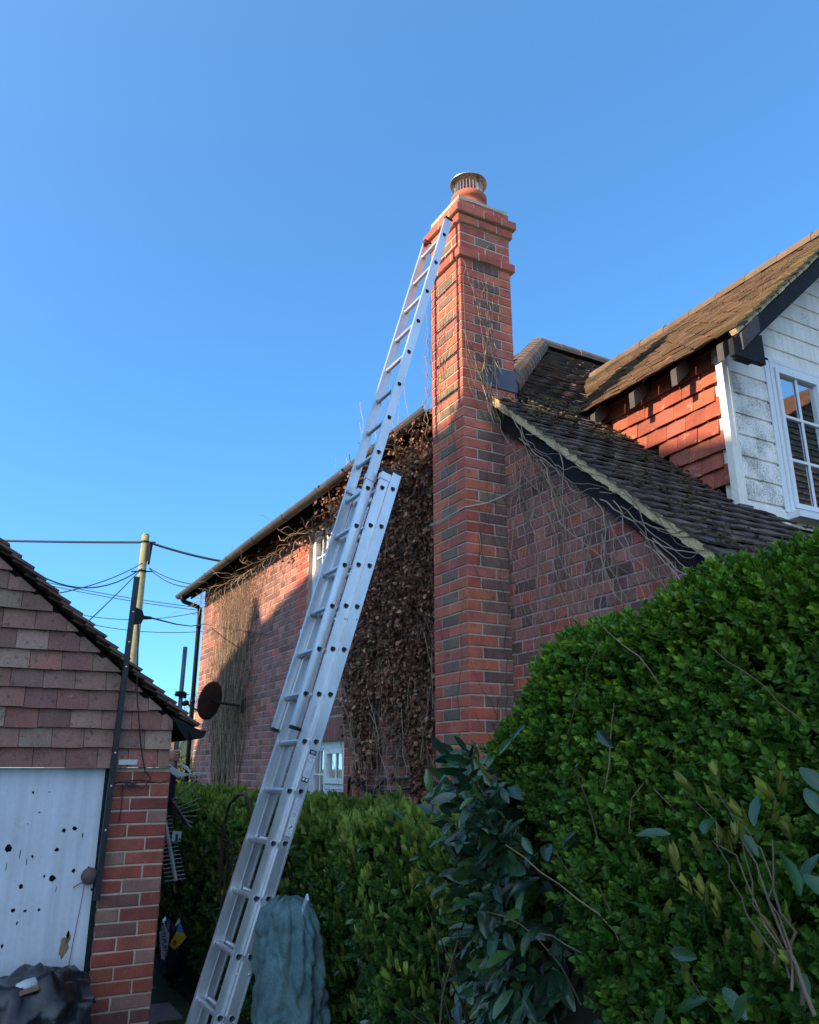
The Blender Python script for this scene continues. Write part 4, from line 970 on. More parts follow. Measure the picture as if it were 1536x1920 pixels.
# gable tile hanging
mb = MB()
PAL = [(.27, .12, .09), (.26, .135, .10), (.28, .15, .11), (.30, .12, .09), (.24, .13, .10), (.30, .19, .14), (.21, .10, .08)]
def gk(u, s):
    y = -1.9 + u; z = 1.70 + s; return y < 1.19
def gtint(u, s):
    r = rnd.random(); return jit((.2, .12, .10), .2) if r < .03 else jit(rnd.choice(PAL), .15)
tiles(mb, A(GXf + .004, -1.9, 1.70), Y, Z, X, 19, 26, .114, .178, gtint, lambda u, s: gk(u, s) and not (s < .03 and (.06 < u - 1.9 + .0 < .26)), lift=.036, th=.014, length=.14, jl=.005, umax=3.10, slim=(2.8627, .83))
gt = mb.build('gable_tiles', M_tile_gar, gar)
g = MB(); g.prism([A(GXf - .05, 1.2, 1.705), A(GXf - .05, 1.2, gverge(1.2) - .1), A(GXf - .05, RYD, gverge(RYD) - .1), A(GXf - .05, -4.4, 1.705)], (.05, 0, 0)); g.abox(GXf - .05, GXf + .012, YD - .0, 1.215, 1.703, 1.712)
g.build('gable_backing', M_dark, gt)
g = MB(); p = onX(240, 1430, GXf + .045); g.box(p - A(0, .055, .012), (.004, 0, 0), (0, .11, 0), (0, 0, .03)); g.build('tin_patch', M_stain, gt)
# roof
ag = math.atan(GS); Sg = A(0, -math.cos(ag), math.sin(ag)); Ng = A(0, math.sin(ag), math.cos(ag))
mb = MB(); XG = GXf + .10
ng = int((1.33 - RYD) / math.cos(ag) / .1)
tiles(mb, A(XG, 1.33, gverge(1.33) - .035), -X, Sg, Ng, 25, ng, .1, .165, lambda u, s: jit(rnd.choice([(.10, .06, .045), (.08, .052, .042), (.13, .075, .055)]), .25), lambda u, s: u > -.02 + (.05 if False else 0), lift=.036, th=.016)
gr = mb.build('garage_roof', M_tile, gar)
mb = MB(); tiles(mb, A(XG, 2 * RYD - 1.33, gverge(1.33) - .035), -X, A(0, math.cos(ag), math.sin(ag)), A(0, -math.sin(ag), math.cos(ag)), 25, ng, .1, .165, lambda u, s: jit((.10, .06, .045), .25), lift=.036)
mb.build('garage_roof_back', M_tile, gr)
g = MB()
for i in range(ng):       # tile-and-a-half verge, each row sticking out raggedly
    p = A(XG - .1, 1.33, gverge(1.33) - .03) + Sg * i * .1 + Ng * .022
    g.box(p, A(.11 + rnd.uniform(-.012, .012), 0, 0), unit(Sg - Ng * .2) * .15, Ng * .016, jit((.12, .07, .055), .25))
g.build('verge_tiles', M_tile, gr)
g = MB(); g.prism([A(GXf + .02, 1.32, gverge(1.32) - .075), A(GXf + .02, RYD, gverge(RYD) - .075), A(GXf + .02, RYD, gverge(RYD) - .11), A(GXf + .02, 1.3, gverge(1.3) - .115)], (-4.3, 0, 0)); g.prism([A(GXf + .0, -4.5, gverge(1.32) - .075), A(GXf + .0, RYD, gverge(RYD) - .075), A(GXf + .0, RYD, gverge(RYD) - .11), A(GXf + .0, -4.5, gverge(1.3) - .115)], (-4.3, 0, 0)); g.build('roof_deck', M_dark, gr)
g = MB()       # black gutter end
for a_, b_ in ((GXf + .13, -9.6),):
    n = 9; gy, gz = 1.335, 1.925; rg = .055
    ring_ = lambda x, r: [A(x, gy + math.cos(math.pi + math.pi * j / 8) * r, gz + math.sin(math.pi + math.pi * j / 8) * r) for j in range(9)]
    g.add(ring_(a_, rg) + ring_(b_, rg) + ring_(a_, rg - .004) + ring_(b_, rg - .004), [[j, j + 1, 10 + j, 9 + j] for j in range(8)] + [[18 + j + 1, 18 + j, 27 + j, 28 + j] for j in range(8)] + [[0, 9, 27, 18], [8, 26, 35, 17]])
    g.prism(ring_(a_, rg), (.006, 0, 0))
g.prism([A(GXf + .1, 1.17, gverge(1.17) - .09), A(GXf + .1, 1.33, gverge(1.33) - .03), A(GXf + .1, 1.36, 1.93), A(GXf + .1, 1.27, 1.87)], (.012, 0, 0))
g.build('garage_gutter', M_blk_plast, gar)

# metal upright leaning in front of the garage, with its cable fitting
p0 = onX(181, 1688, GXf + .045); p1 = onX(257, 1082, GXf + .13)
tb = thing('steel_upright', p0, 'dark square steel upright strapped across the corner of the garage gable', 'metal post')
g = MB(); g.bar(p0, p1, .032, .034, up=X); g.build('post', mat('dark_steel', (.035, .035, .038), rough=.5, metal=.5, var=.2), tb)
for t_ in (.2, .33, .43, .70, .78, .88):
    g = MB(); q = p0 + (p1 - p0) * t_; g.lathe(q + A(.0, .0, 0) + X * .018, [(.006, 0), (.006, .004), (0, .006)], 8, axis=X); g.build('bolt', M_stain, tb)
g = MB(); q = onX(256, 1157, GXf + .12); 
g.prism([q + A(0, -.01, .055), q + A(0, .028, .04), q + A(0, .04, .008), q + A(0, .085, .006), q + A(0, .085, -.008), q + A(0, .04, -.012), q + A(0, .03, -.04), q + A(0, -.01, -.05)], (.03, 0, 0)); g.build('cable_clamp', M_blk_plast, tb)
kx = q
g = MB(); g.tube([kx + A(.015, .01, -.03), onX(259, 1215, GXf + .1), onX(257, 1300, GXf + .09), onX(262, 1370, GXf + .07), onX(265, 1405, GXf + .06), onX(272, 1445, GXf + .05), onX(283, 1460, GXf + .03), onX(268, 1478, GXf + .03), onX(245, 1468, GXf + .03), onX(222, 1466, GXf + .04), onX(215, 1470, GXf + .05)], .0042, 6)
g.tube([onX(222, 1467, GXf + .03), onX(260, 1462, GXf + .03), onX(300, 1468, GXf + .03), onX(316, 1462, GXf + .03)], .004, 6)
g.tube([onX(230, 1470, GXf + .02), onX(229, 1500, GXf + .02), onX(226, 1525, GXf + .02), onX(222, 1545, GXf + .02)], .003, 6)
for k in range(5): g.tube([onX(232 + k * 4, 1466, GXf + .03), onX(240 + k * 3, 1474 + k, GXf + .04), onX(255, 1468, GXf + .03)], .003, 5)
tag(g.build('hanging_cable', M_wire, org=kx), 'black cable hanging from the steel upright and looped on the brick pier', 'cable')
g = MB(); e0 = kx + A(.015, .085, 0); e1 = onY(382, 1170, 2.9)
g.tube([e0, e0 + (e1 - e0) * .3 - Z * .03, e0 + (e1 - e0) * .6 - Z * .04, e1, onY(430, 1178, WY - .03), onY(500, 1190, WY - .03)], .006, 6)
tag(g.build('service_cable', M_wire, org=e0), 'black cable running from the steel upright to the far house corner', 'cable')

# black sheet over a box, front left
g = MB(); nu_, nv_ = 70, 34; vs = []
def sheet_h(u, v): return .02 * math.sin(u * 7 + v * 3) + .016 * math.sin(u * 17 - v * 9 + 1) + .012 * math.sin(u * 31 + v * 23) + .009 * math.sin(v * 41 + u * 5)
prof_ = [(GXf + .02, .63), (GXf + .10, .655), (GXf + .22, .66), (GXf + .38, .655), (GXf + .47, .62), (GXf + .51, .5), (GXf + .53, .35), (GXf + .55, .15), (GXf + .58, .01)]
cum = [0]
for a_, b_ in zip(prof_[:-1], prof_[1:]): cum.append(cum[-1] + math.hypot(b_[0] - a_[0], b_[1] - a_[1]))
for i in range(nu_ + 1):
    yy = -1.4 + 2.22 * i / nu_
    for j in range(nv_ + 1):
        s = cum[-1] * j / nv_; k = max(q for q in range(len(cum) - 1) if cum[q] <= s + 1e-9); f = min(1, (s - cum[k]) / (cum[k + 1] - cum[k]))
        x_ = prof_[k][0] + (prof_[k + 1][0] - prof_[k][0]) * f; z_ = prof_[k][1] + (prof_[k + 1][1] - prof_[k][1]) * f
        h = sheet_h(yy * 1.6, s) + abs(nr.normal(0, .003)); rid = abs(math.sin(yy * 9 + s * 14 + 2 * math.sin(yy * 5))) * .018
        ez = (.03 if yy < .1 and s < .35 else 0) * math.sin((yy + 1.4) * 2.1); z_ -= .06 * max(0, (yy - .55) / .3) * (s < .5)
        nx, nz = (0, 1) if s < .45 else (1, .1)
        vs.append(A(x_ + nx * (h + rid), yy + .01 * math.sin(s * 30), max(.006, z_ + nz * (h + rid) + ez)))
g.add(vs, [[i * (nv_ + 1) + j, (i + 1) * (nv_ + 1) + j, (i + 1) * (nv_ + 1) + j + 1, i * (nv_ + 1) + j + 1] for i in range(nu_) for j in range(nv_)])
sh = thing('covered_box', (GXf + .3, 0, 0), 'low box in front of the garage door draped in crumpled black polythene', 'covered box')
g.build('black_sheet', M_sheet, sh, smooth=True)
g = MB(); g.abox(GXf + .03, GXf + .47, -1.38, .78, 0, .56); g.build('box', mat('old_plywood', (.05, .035, .03), rough=.9), sh)
g = MB(); g.bar(onX(35, 1862, GXf + .45), onX(72, 1850, GXf + .45), .05, .02); g.build('loose_batten', mat('batten', (.25, .14, .09), rough=.9), sh)
g = MB(); q = onX(52, 1852, GXf + .42); g.lathe(q - A(0, .07, .01), [(.015, 0), (.028, .02), (.034, .06), (.030, .11), (.0, .12)], 10, axis=A(0, 1, .25)); tag(g.build('plastic_bottle', mat('clear_plastic', (.45, .5, .52), rough=.2), org=q, smooth=True), 'crushed pale plastic bottle lying on the black polythene', 'bottle')

# ================================================================== PERSON WITH AERIAL
def skinned(name, nodes, edges, m, parent=None, root=0, sub=2, org=None):
    off = ORG[parent.name] if parent is not None else np.asarray(org)
    me = bpy.data.meshes.new(name); me.from_pydata([tuple(np.array(p) - off) for p, r in nodes], edges, [])
    o = bpy.data.objects.new(name, me); COL.objects.link(o); 
    if parent is not None: o.parent = parent; ORG[o.name] = off
    else: o.location = tuple(off); ORG[o.name] = off
    o.modifiers.new('skin', 'SKIN').use_smooth_shade = True
    for i, (p, r) in enumerate(nodes): me.skin_vertices[0].data[i].radius = r if isinstance(r, tuple) else (r, r)
    me.skin_vertices[0].data[root].use_root = True
    s_ = o.modifiers.new('sub', 'SUBSURF'); s_.levels = sub; s_.render_levels = sub
    me.materials.append(m)
    return o
px, py = -7.2, 1.37
person = thing('person', (px, py, 0), 'person in navy clothes behind the garage pier, one arm raised holding an aerial mast', 'person')
HX, HY = -7.08, 1.635          # mast position
bodyn = [((px, py, .95), (.17, .13)), ((px, py, 1.12), (.17, .12)), ((px, py, 1.32), (.20, .13)), ((px, py, 1.46), (.06, .055)), ((px, py + .01, 1.54), .05), ((px, py + .02, 1.62), (.09, .105)), ((px, py + .02, 1.71), (.085, .10)),
         ((px + .15, py, 1.40), .06), ((px + .16, py + .14, 1.26), .047), ((HX + .02, HY - .065, 1.33), .06), ((HX + .015, HY - .05, 1.54), .052), ((HX + .012, HY - .04, 1.70), .038), ((HX + .01, HY - .036, 1.78), (.045, .034)),
         ((px - .17, py, 1.40), .06), ((px - .22, py + .02, 1.15), .045), ((px - .2, py + .06, .92), .03), ((px - .2, py + .07, .83), (.035, .02)),
         ((px + .09, py, .88), .085), ((px + .1, py + .02, .48), .06), ((px + .1, py, .08), .045), ((px + .1, py + .14, .04), .04),
         ((px - .09, py, .88), .085), ((px - .11, py + .02, .48), .06), ((px - .12, py, .08), .045), ((px - .12, py + .14, .04), .04)]
bodye = [(0, 1), (1, 2), (2, 3), (3, 4), (4, 5), (5, 6), (2, 7), (7, 8), (8, 9), (9, 10), (10, 11), (11, 12), (2, 13), (13, 14), (14, 15), (15, 16), (0, 17), (17, 18), (18, 19), (19, 20), (0, 21), (21, 22), (22, 23), (23, 24)]
skinned('body', bodyn, bodye, M_skin, person)
def clothes(name, idx, edges, grow, m):
    nn = [(bodyn[i][0], tuple(r + grow for r in (bodyn[i][1] if isinstance(bodyn[i][1], tuple) else (bodyn[i][1],) * 2))) for i in idx]
    mp = {k: j for j, k in enumerate(idx)}; skinned(name, nn, [(mp[a], mp[b]) for a, b in edges], m, person)
clothes('jacket', [0, 1, 2, 7, 8, 9, 10, 13, 14, 15], [(0, 1), (1, 2), (2, 7), (7, 8), (8, 9), (9, 10), (2, 13), (13, 14), (14, 15)], .016, M_navy)
skinned('cuff', [((HX + .018, HY - .06, 1.38), .085), ((HX + .015, HY - .055, 1.54), .075), ((HX + .012, HY - .045, 1.66), .065), ((HX + .012, HY - .042, 1.715), .062)], [(0, 1), (1, 2), (2, 3)], M_navy, person)
clothes('trousers', [0, 17, 18, 19, 21, 22, 23], [(0, 17), (17, 18), (18, 19), (0, 21), (21, 22), (22, 23)], .02, M_jean)
skinned('boot', [((px + .1, py - .02, .05), .055), ((px + .1, py + .16, .045), .05)], [(0, 1)], M_blk_plast, person); skinned('boot', [((px - .12, py - .02, .05), .055), ((px - .12, py + .16, .045), .05)], [(0, 1)], M_blk_plast, person)
skinned('hair', [((px, py - .01, 1.70), (.085, .09)), ((px, py + .01, 1.745), (.07, .085))], [(0, 1)], M_hair, person)
for k in range(4):     # fingers closed round the mast
    zz = 1.762 + k * .022; ln = (.9, 1, .97, .8)[k]
    P = [(HX + .032, HY - .03, zz), (HX + .036, HY - .004, zz + .003), (HX + .022, HY + .024 * ln, zz + .004), (HX - .006, HY + .028 * ln, zz + .003), (HX - .02, HY + .014, zz)]
    skinned('finger', [(P[0], .0145), (P[1], .0145), (P[2], .0135), (P[3], .013), (P[4], .011)], [(0, 1), (1, 2), (2, 3), (3, 4)], M_skin, person, sub=1)
skinned('palm', [((HX + .024, HY - .036, 1.74), (.032, .036)), ((HX + .024, HY - .034, 1.79), (.034, .042)), ((HX + .022, HY - .03, 1.845), (.026, .034))], [(0, 1), (1, 2)], M_skin, person)
skinned('thumb', [((HX + .0, HY - .045, 1.76), .018), ((HX - .024, HY - .034, 1.80), .0165), ((HX - .028, HY - .008, 1.835), .0145), ((HX - .018, HY + .014, 1.855), .012)], [(0, 1), (1, 2), (2, 3)], M_skin, person, sub=1)
g = MB()
for s_ in (-1, 1): g.lathe(A(px + s_ * .03, py + .105, 1.635), [(.011, -.004), (.011, 0), (.006, .006), (0, .008)], 10, axis=Y)
g.build('eyes', mat('eye', (.5, .5, .5), rough=.2), person, smooth=True)
skinned('nose', [((px, py + .105, 1.63), .009), ((px, py + .125, 1.60), .012)], [(0, 1)], M_skin, person, sub=1)

aer = thing('tv_aerial', (HX, HY, 1.1), 'old television aerial on a grey mast held up by the person behind the pier', 'aerial')
M_mast = mat('mast_steel', (.10, .11, .125), rough=.45, metal=.6, var=.3)
g = MB(); g.tube([A(HX + .0, HY - .005, .95), A(HX, HY, 1.7), A(HX + .0, HY + .006, 2.70)], .019, 12); mast = g.build('mast', M_mast, aer, smooth=True)
for zz in (2.30, 2.14):
    g = MB(); g.abox(HX - .035, HX + .035, HY - .04, HY + .03, zz - .02, zz + .02); g.abox(HX - .03, HX + .03, HY + .03, HY + .045, zz - .035, zz + .012); g.tube([A(HX - .05, HY - .03, zz), A(HX + .06, HY - .03, zz + .0)], .005, 6); g.tube([A(HX + .02, HY - .06, zz - .01), A(HX + .02, HY + .07, zz - .005)], .004, 6); g.build('mast_clamp', M_blk_plast, mast)
g = MB(); b0_ = onH(308, 1530, 6.9); b1_ = onH(330, 1652, 6.75); g.bar(b0_, b1_, .02, .02); boom = g.build('boom', M_coax, aer)
dv = b1_ - b0_
for k in range(17):
    q = b0_ + dv * (k / 16.5 + .01); hl = .05 + .03 * (k / 16); a_ = unit(A(.25, .95, .10)); g = MB(); g.tube([q - a_ * hl, q + a_ * hl], .0028, 5); g.build('element', M_coax, boom)
c0 = onH(322, 1500, 6.9); c1 = onH(352, 1545, 6.7); g = MB(); g.bar(c0, c1, .022, .022); yb = g.build('yagi_boom', M_mast, aer)
for k in range(6):
    q = c0 + (c1 - c0) * k / 5; g = MB(); g.bar(q - unit(A(.15, 1, 0)) * .075, q + unit(A(.15, 1, .05)) * .06, .016, .014); g.build('insulator', M_blk_plast, yb)
for k in range(9):
    q = c0 + (c1 - c0) * (k / 8) * .9; tip = onH(374 + rnd.uniform(-16, 8), 1462 + k * 11 + rnd.uniform(-4, 4), 6.6); g = MB(); g.tube([q, tip], .0026, 5); g.build('rod', M_coax, yb)
g = MB(); g.box(onH(324, 1558, 6.75), (0, .07, -.005), (0, -.005, -.075), (.01, 0, 0)); g.build('balun_box', M_label, aer)
g = MB(); g.box(onH(329, 1564, 6.75) + A(.011, 0, 0), (0, .018, 0), (0, 0, -.05), (.002, 0, 0)); g.box(onH(334, 1572, 6.75) + A(.011, 0.004, 0), (0, .03, 0), (0, 0, -.014), (.002, 0, 0)); g.build('balun_print', M_text, aer)
# coil of white coax in the crook of the arm
g = MB()
for k in range(7):
    o_ = k * 1.7; P = [onH(305, 1428 + o_, 6.86), onH(318, 1434 + o_ * 1.3, 6.85), onH(332, 1444 + o_ * 1.2, 6.82), onH(346, 1450 + o_ * .5, 6.83), onH(359, 1452, 6.9), onH(352, 1444 - o_ * .6, 7.0), onH(341, 1436 - o_ * .4, 7.12)]
    g.tube(P, .0035, 5)
g.tube([onH(355, 1451, 6.75), onH(372, 1452, 6.7), onH(388, 1451, 6.7)], .003, 5)
tag(g.build('coax_coil', M_coax, org=(HX, HY, 1.6)), 'loose coil of white coaxial cable hung over the raised navy sleeve', 'cable coil')

# ================================================================== SATELLITE DISH, WALL CABLES
dc = onY(391, 1313, 2.66); dn = unit(A(-.75, -.62, .22))
dish = thing('satellite_dish', (-9.75, WY, 2.45), 'round dark satellite dish on a bracket on the far end of the wall', 'satellite dish')
g = MB(); prof_ = []
for k in range(9): r = .235 * k / 8; prof_.append((r, r * r * .55))
for k in range(8, -1, -1): r = .235 * k / 8; prof_.append((r, r * r * .55 - .006))
prof_ = [(max(r, 1e-4), h) for r, h in prof_]; g.lathe(dc - dn * .05, prof_, 30, axis=dn); g.build('reflector', M_dish, dish, smooth=True)
g = MB(); g.tube([dc - dn * .05, dc - dn * .12, A(-9.8, WY - .06, 2.42), A(-9.75, WY - .01, 2.42)], .016, 8); g.abox(-9.82, -9.68, WY - .03, WY - .007, 2.34, 2.50); g.build('bracket', M_blk_plast, dish)
g = MB(); f_ = dc + dn * .34 - Z * .10; g.tube([dc - dn * .04 - Z * .21, f_], .011, 8); g.lathe(f_, [(.03, -.04), (.035, .0), (.03, .03), (.0, .035)], 12, axis=-dn + A(0, 0, .4)); g.build('feed_arm', M_blk_plast, dish)
g = MB(); yw = WY - .025
C_ = lambda u, v: onY(u, v, yw)
for k in range(5):
    o_ = k * 2.2
    g.tube([C_(664, 1456 + k), C_(676, 1467 + o_), C_(690, 1480 + o_ * .5), C_(703, 1481), C_(716, 1467 + o_ * .3), C_(722, 1461)], .007, 6)
    g.tube([C_(722, 1461), C_(738, 1460 + k), C_(776, 1459), C_(790, 1470 + o_ * .4), C_(806, 1475), C_(835, 1466 - o_), C_(860, 1461 - o_)], .006, 6)
g.tube([C_(700, 1482), C_(740, 1483), C_(780, 1476), C_(812, 1466), C_(850, 1458)], .007, 6)
tag(g.build('cable_bundle', M_wire, org=C_(720, 1461)), 'sagging grey cables clipped low on the wall beside the ground floor window', 'cable')
g = MB(); g.tube([C_(653, 1520), C_(654, 1480), C_(657, 1460), C_(664, 1455)], .018, 8); tag(g.build('cable_conduit', M_blk_plast, org=C_(653, 1520)), 'short black conduit pipe beside the ground floor window', 'pipe')

# ================================================================== HEDGES
def shoot_template(pairs, ll, spread, up=.35, rs=random.Random(3), wid=1.0, taper=True):
    """a twig along +X with opposite leaf pairs; returns verts, faces, tints"""
    V, F, T = [], [], []
    for i in range(pairs):
        s = (i + .5) / pairs; a0 = rs.uniform(0, math.pi) if i else 0; a0 = (i % 2) * math.pi / 2 + rs.uniform(-.4, .4)
        for sd in (0, 1):
            a = a0 + math.pi * sd; out = A(0, math.cos(a), math.sin(a)); sp = spread * (1.15 - .55 * s)
            ax = unit(A(1, 0, 0) * (1 - sp) + out * sp + A(rs.gauss(0, .12), rs.gauss(0, .12), rs.gauss(0, .12))); nm = unit(A(1, 0, 0) * sp - out * (1 - sp) + A(0, 0, .2))
            y_ = unit(np.cross(nm, ax)); z_ = np.cross(ax, y_); l = ll * (1.0 - (.45 * s if taper else 0)) * rs.uniform(.85, 1.15)
            b = len(V)
            for v in leafV: V.append(A(s * 1.0, 0, 0) + (ax * v[0] + y_ * v[1] * wid + z_ * v[2]) * l)
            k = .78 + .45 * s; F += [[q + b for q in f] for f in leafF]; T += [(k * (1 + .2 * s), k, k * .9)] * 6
    b = len(V); r = .012
    for q in (0., 1.):
        for k in range(3): V.append(A(q, r * math.cos(k * 2.1), r * math.sin(k * 2.1)))
    F += [[b + k, b + (k + 1) % 3, b + 3 + (k + 1) % 3, b + 3 + k] for k in range(3)]; T += [(1.1, .8, .7)] * 3
    return np.array(V), F, np.array(T)

def sample_surface(fn, n, want_keep):
    out = []
    return out
# --- big privet hedge, right foreground
HT = 2.15
def hedge_surf(x, t):
    """t in 0..1 runs up the front face, over the shoulder and across the top. Returns point and outward normal"""
    end = max(0, -x - 2.05); top = HT + .02 * math.sin(x * 5) + .015 * math.sin(x * 13 + 2) - .85 * end ** 1.25 - .2 * max(0, -x - 1.55) + .13 * max(0, x + 2.0)
    yf = lambda z: 1.10 + .22 * z + .10 * max(0, z - 1.4) + .05 * math.sin(x * 4 + z * 3) + .03 * math.sin(x * 11 + z * 7) + .12 * end
    if t < .62: z = t / .62 * (top - .22); return A(x, yf(z), z), unit(A(-.15 - .35 * min(1, end), -1, .22))
    if t < .80: a = (t - .62) / .18 * math.pi / 2; z = top - .22 + .22 * math.sin(a); yb = yf(top - .22); return A(x, yb + .22 * (1 - math.cos(a)), z), unit(A(-.2 * min(1, end), -math.cos(a), math.sin(a) + .1))
    f = (t - .80) / .2; yb = yf(top - .22) + .22; return A(x, yb + f * .7, top + .02 * math.sin(x * 9 + f * 5)), A(0, 0, 1)
privet = thing('privet_hedge', (-1.2, 1.7, 0), 'tall clipped privet hedge with small bright green leaves, filling the lower right', 'hedge')
SV, SF, ST = shoot_template(5, .55, .58, wid=1.1)
def visible(p, m=120):
    d = p - CP; w_ = d @ FW
    if w_ < .15: return False
    u = 768 + FPX * (d @ RT) / w_; v = 960 - FPX * (d @ UP) / w_
    return -m < u < 1536 + m and -m < v < 1920 + m
pos, nms, pr_ = [], [], []
cnt = 0
while len(pos) < 15000 and cnt < 200000:
    cnt += 1; x = rnd.uniform(-2.95, .3); t = rnd.uniform(.25, 1)
    p, nn = hedge_surf(x, t)
    if x < (-1.95 - max(0, p[2] - 1.05) * .92) * p[1] / 1.78 + .06 * math.sin(p[2] * 14): continue
    if not visible(p): 
        if rnd.random() > .06: continue
    d = np.linalg.norm(p - CP)
    gap = math.sin(x * 9.3 + p[2] * 4.1) * math.sin(p[2] * 8.7 - x * 3.3) + .4 * math.sin(x * 23 + p[2] * 19)
    if gap > .75 and t < .6 and rnd.random() < .75: continue
    # laurel pocket showing at bottom right
    if x > -1.15 and p[2] < 1.45 and math.sin(x * 6 + p[2] * 5) > .1 and rnd.random() < .72: continue
    dep = rnd.random() ** 1.6 * .16
    pos.append(p - nn * (dep + .03)); nms.append(nn); pr_.append(dep)
pos = np.array(pos); nms = np.array(nms); n = len(pos); pr_ = np.array(pr_)
ax = nms * .75 + A(0, 0, .55) + nr.normal(size=(n, 3)) * .42; nn_ = nr.normal(size=(n, 3)) + A(0, 0, 1)
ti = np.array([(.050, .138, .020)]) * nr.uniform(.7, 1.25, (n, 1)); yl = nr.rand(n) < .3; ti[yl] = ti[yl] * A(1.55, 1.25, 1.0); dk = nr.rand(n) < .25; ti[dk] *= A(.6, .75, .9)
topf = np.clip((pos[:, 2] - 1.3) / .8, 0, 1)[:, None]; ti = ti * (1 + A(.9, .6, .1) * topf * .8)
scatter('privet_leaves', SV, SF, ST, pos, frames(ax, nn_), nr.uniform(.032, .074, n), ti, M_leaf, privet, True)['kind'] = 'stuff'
g = MB()
for k in range(60):
    x = rnd.uniform(-1.9, .1); z0 = rnd.uniform(.5, 1.7); p, nn = hedge_surf(x, z0 / (HT - .22) * .62)
    P = wander(p - nn * rnd.uniform(.05, .16), A(rnd.gauss(0, .6), -.1, 1), rnd.randint(5, 12), .05, .22); g.tube(P, [rnd.uniform(.0018, .0035) * (1 - .06 * i) for i in range(len(P))], 4, rnd.choice([(.16, .11, .07), (.22, .16, .11), (.10, .075, .05)]), cap=False)
for k in range(6):      # the thick bare branches in the gap
    a0 = onY(1530 - k * 14, 1900 - k * 18, 1.24); b0 = onY(1420 - k * 16 + rnd.uniform(-40, 40), 1560 - k * 8 + rnd.uniform(-60, 60), 1.30)
    P = [a0 + (b0 - a0) * s + A(rnd.gauss(0, .008), rnd.gauss(0, .008), rnd.gauss(0, .008)) for s in np.linspace(0, 1, 9)]; r0 = .004 if k < 2 else .0024
    g.tube(P, [r0 * (1 - .08 * i) for i in range(9)], 6, rnd.choice([(.17, .12, .08), (.11, .08, .05)]), cap=False)
g.build('privet_branches', M_stem, privet, smooth=True)
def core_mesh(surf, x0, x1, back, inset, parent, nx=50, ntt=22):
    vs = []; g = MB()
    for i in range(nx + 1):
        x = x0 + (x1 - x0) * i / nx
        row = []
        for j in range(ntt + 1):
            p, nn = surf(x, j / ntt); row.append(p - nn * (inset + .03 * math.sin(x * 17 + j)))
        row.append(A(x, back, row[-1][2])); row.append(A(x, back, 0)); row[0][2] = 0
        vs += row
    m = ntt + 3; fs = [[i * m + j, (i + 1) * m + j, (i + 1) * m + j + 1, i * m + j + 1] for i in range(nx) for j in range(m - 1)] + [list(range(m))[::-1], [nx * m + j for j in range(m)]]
    g.add(vs, fs); return g.build('dark_core', M_core, parent)  # added solid core, coloured dark to close the view through the leaves
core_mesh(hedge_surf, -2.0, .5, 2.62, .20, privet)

# --- low hedge with yellow-green tips
LT = 1.40
def low_surf(x, t):
    top = LT + .03 * math.sin(x * 3.1) + .02 * math.sin(x * 8) + .02 * (x + 4) * (x > -4)
    yf = lambda z: 1.92 + .07 * math.sin(x * 2.7 + z * 2) + .05 * math.sin(x * 7 + z * 6) - .10 * max(0, 1 - z)
    if t < .6: z = t / .6 * (top - .12); return A(x, yf(z), z), unit(A(.1, -1, .2))
    if t < .72: a = (t - .6) / .12 * math.pi / 2; return A(x, yf(top - .12) + .12 * (1 - math.cos(a)), top - .12 + .12 * math.sin(a)), unit(A(0, -math.cos(a), math.sin(a)))
    f = (t - .72) / .28; return A(x, yf(top - .12) + .12 + f * .72, top + .02 * math.sin(x * 6 + f * 9)), A(0, 0, 1)
low = thing('low_hedge', (-6, 2.3, 0), 'lower clipped hedge with yellow-green upright tips running behind the ladder', 'hedge')
pos, nms = [], []
while len(pos) < 15000:
    x = -2.5 - 7.6 * rnd.random() ** 1.1; t = rnd.uniform(.1, 1); p, nn = low_surf(x, t)
    gap = math.sin(x * 6.3 + p[2] * 3.1) * math.sin(p[2] * 7.7 - x * 2.3)
    if gap > .7 and t < .6 and rnd.random() < .7: continue
    dep = rnd.random() ** 1.5 * .14; pos.append(p - nn * dep); nms.append(nn)
pos = np.array(pos); nms = np.array(nms); n = len(pos)
LV, LF, LTn = shoot_template(3, .75, .5, wid=1.2, rs=random.Random(5))
ax = nms * .7 + A(0, 0, .6) + nr.normal(size=(n, 3)) * .4
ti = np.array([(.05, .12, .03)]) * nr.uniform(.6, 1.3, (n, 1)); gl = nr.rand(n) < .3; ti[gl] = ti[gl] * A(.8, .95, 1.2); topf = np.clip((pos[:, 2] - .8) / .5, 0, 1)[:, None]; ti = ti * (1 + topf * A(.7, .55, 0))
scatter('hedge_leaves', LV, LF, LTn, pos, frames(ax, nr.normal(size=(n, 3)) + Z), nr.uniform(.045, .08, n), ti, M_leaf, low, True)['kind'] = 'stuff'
UV_, UF, UT = shoot_template(2, .95, .28, wid=.62, rs=random.Random(9), taper=False)
pos = []
while len(pos) < 7200:
    x = -2.5 - 7.6 * rnd.random() ** 1.1; t = rnd.uniform(.60, 1) if rnd.random() < .72 else rnd.uniform(.2, .6); p, nn = low_surf(x, t); pos.append(p - nn * rnd.uniform(-.01, .05))
pos = np.array(pos); n = len(pos); ax = A(0, -.12, 1) + nr.normal(size=(n, 3)) * .2
ti = np.array([(.16, .26, .045)]) * nr.uniform(.65, 1.3, (n, 1))
scatter('new_shoots', UV_, UF, UT, pos, frames(ax, nr.normal(size=(n, 3)) + X * .5), nr.uniform(.04, .072, n), ti, M_leaf, low, True)['kind'] = 'stuff'
core_mesh(low_surf, -10.0, -2.2, 2.85, .13, low, 70)

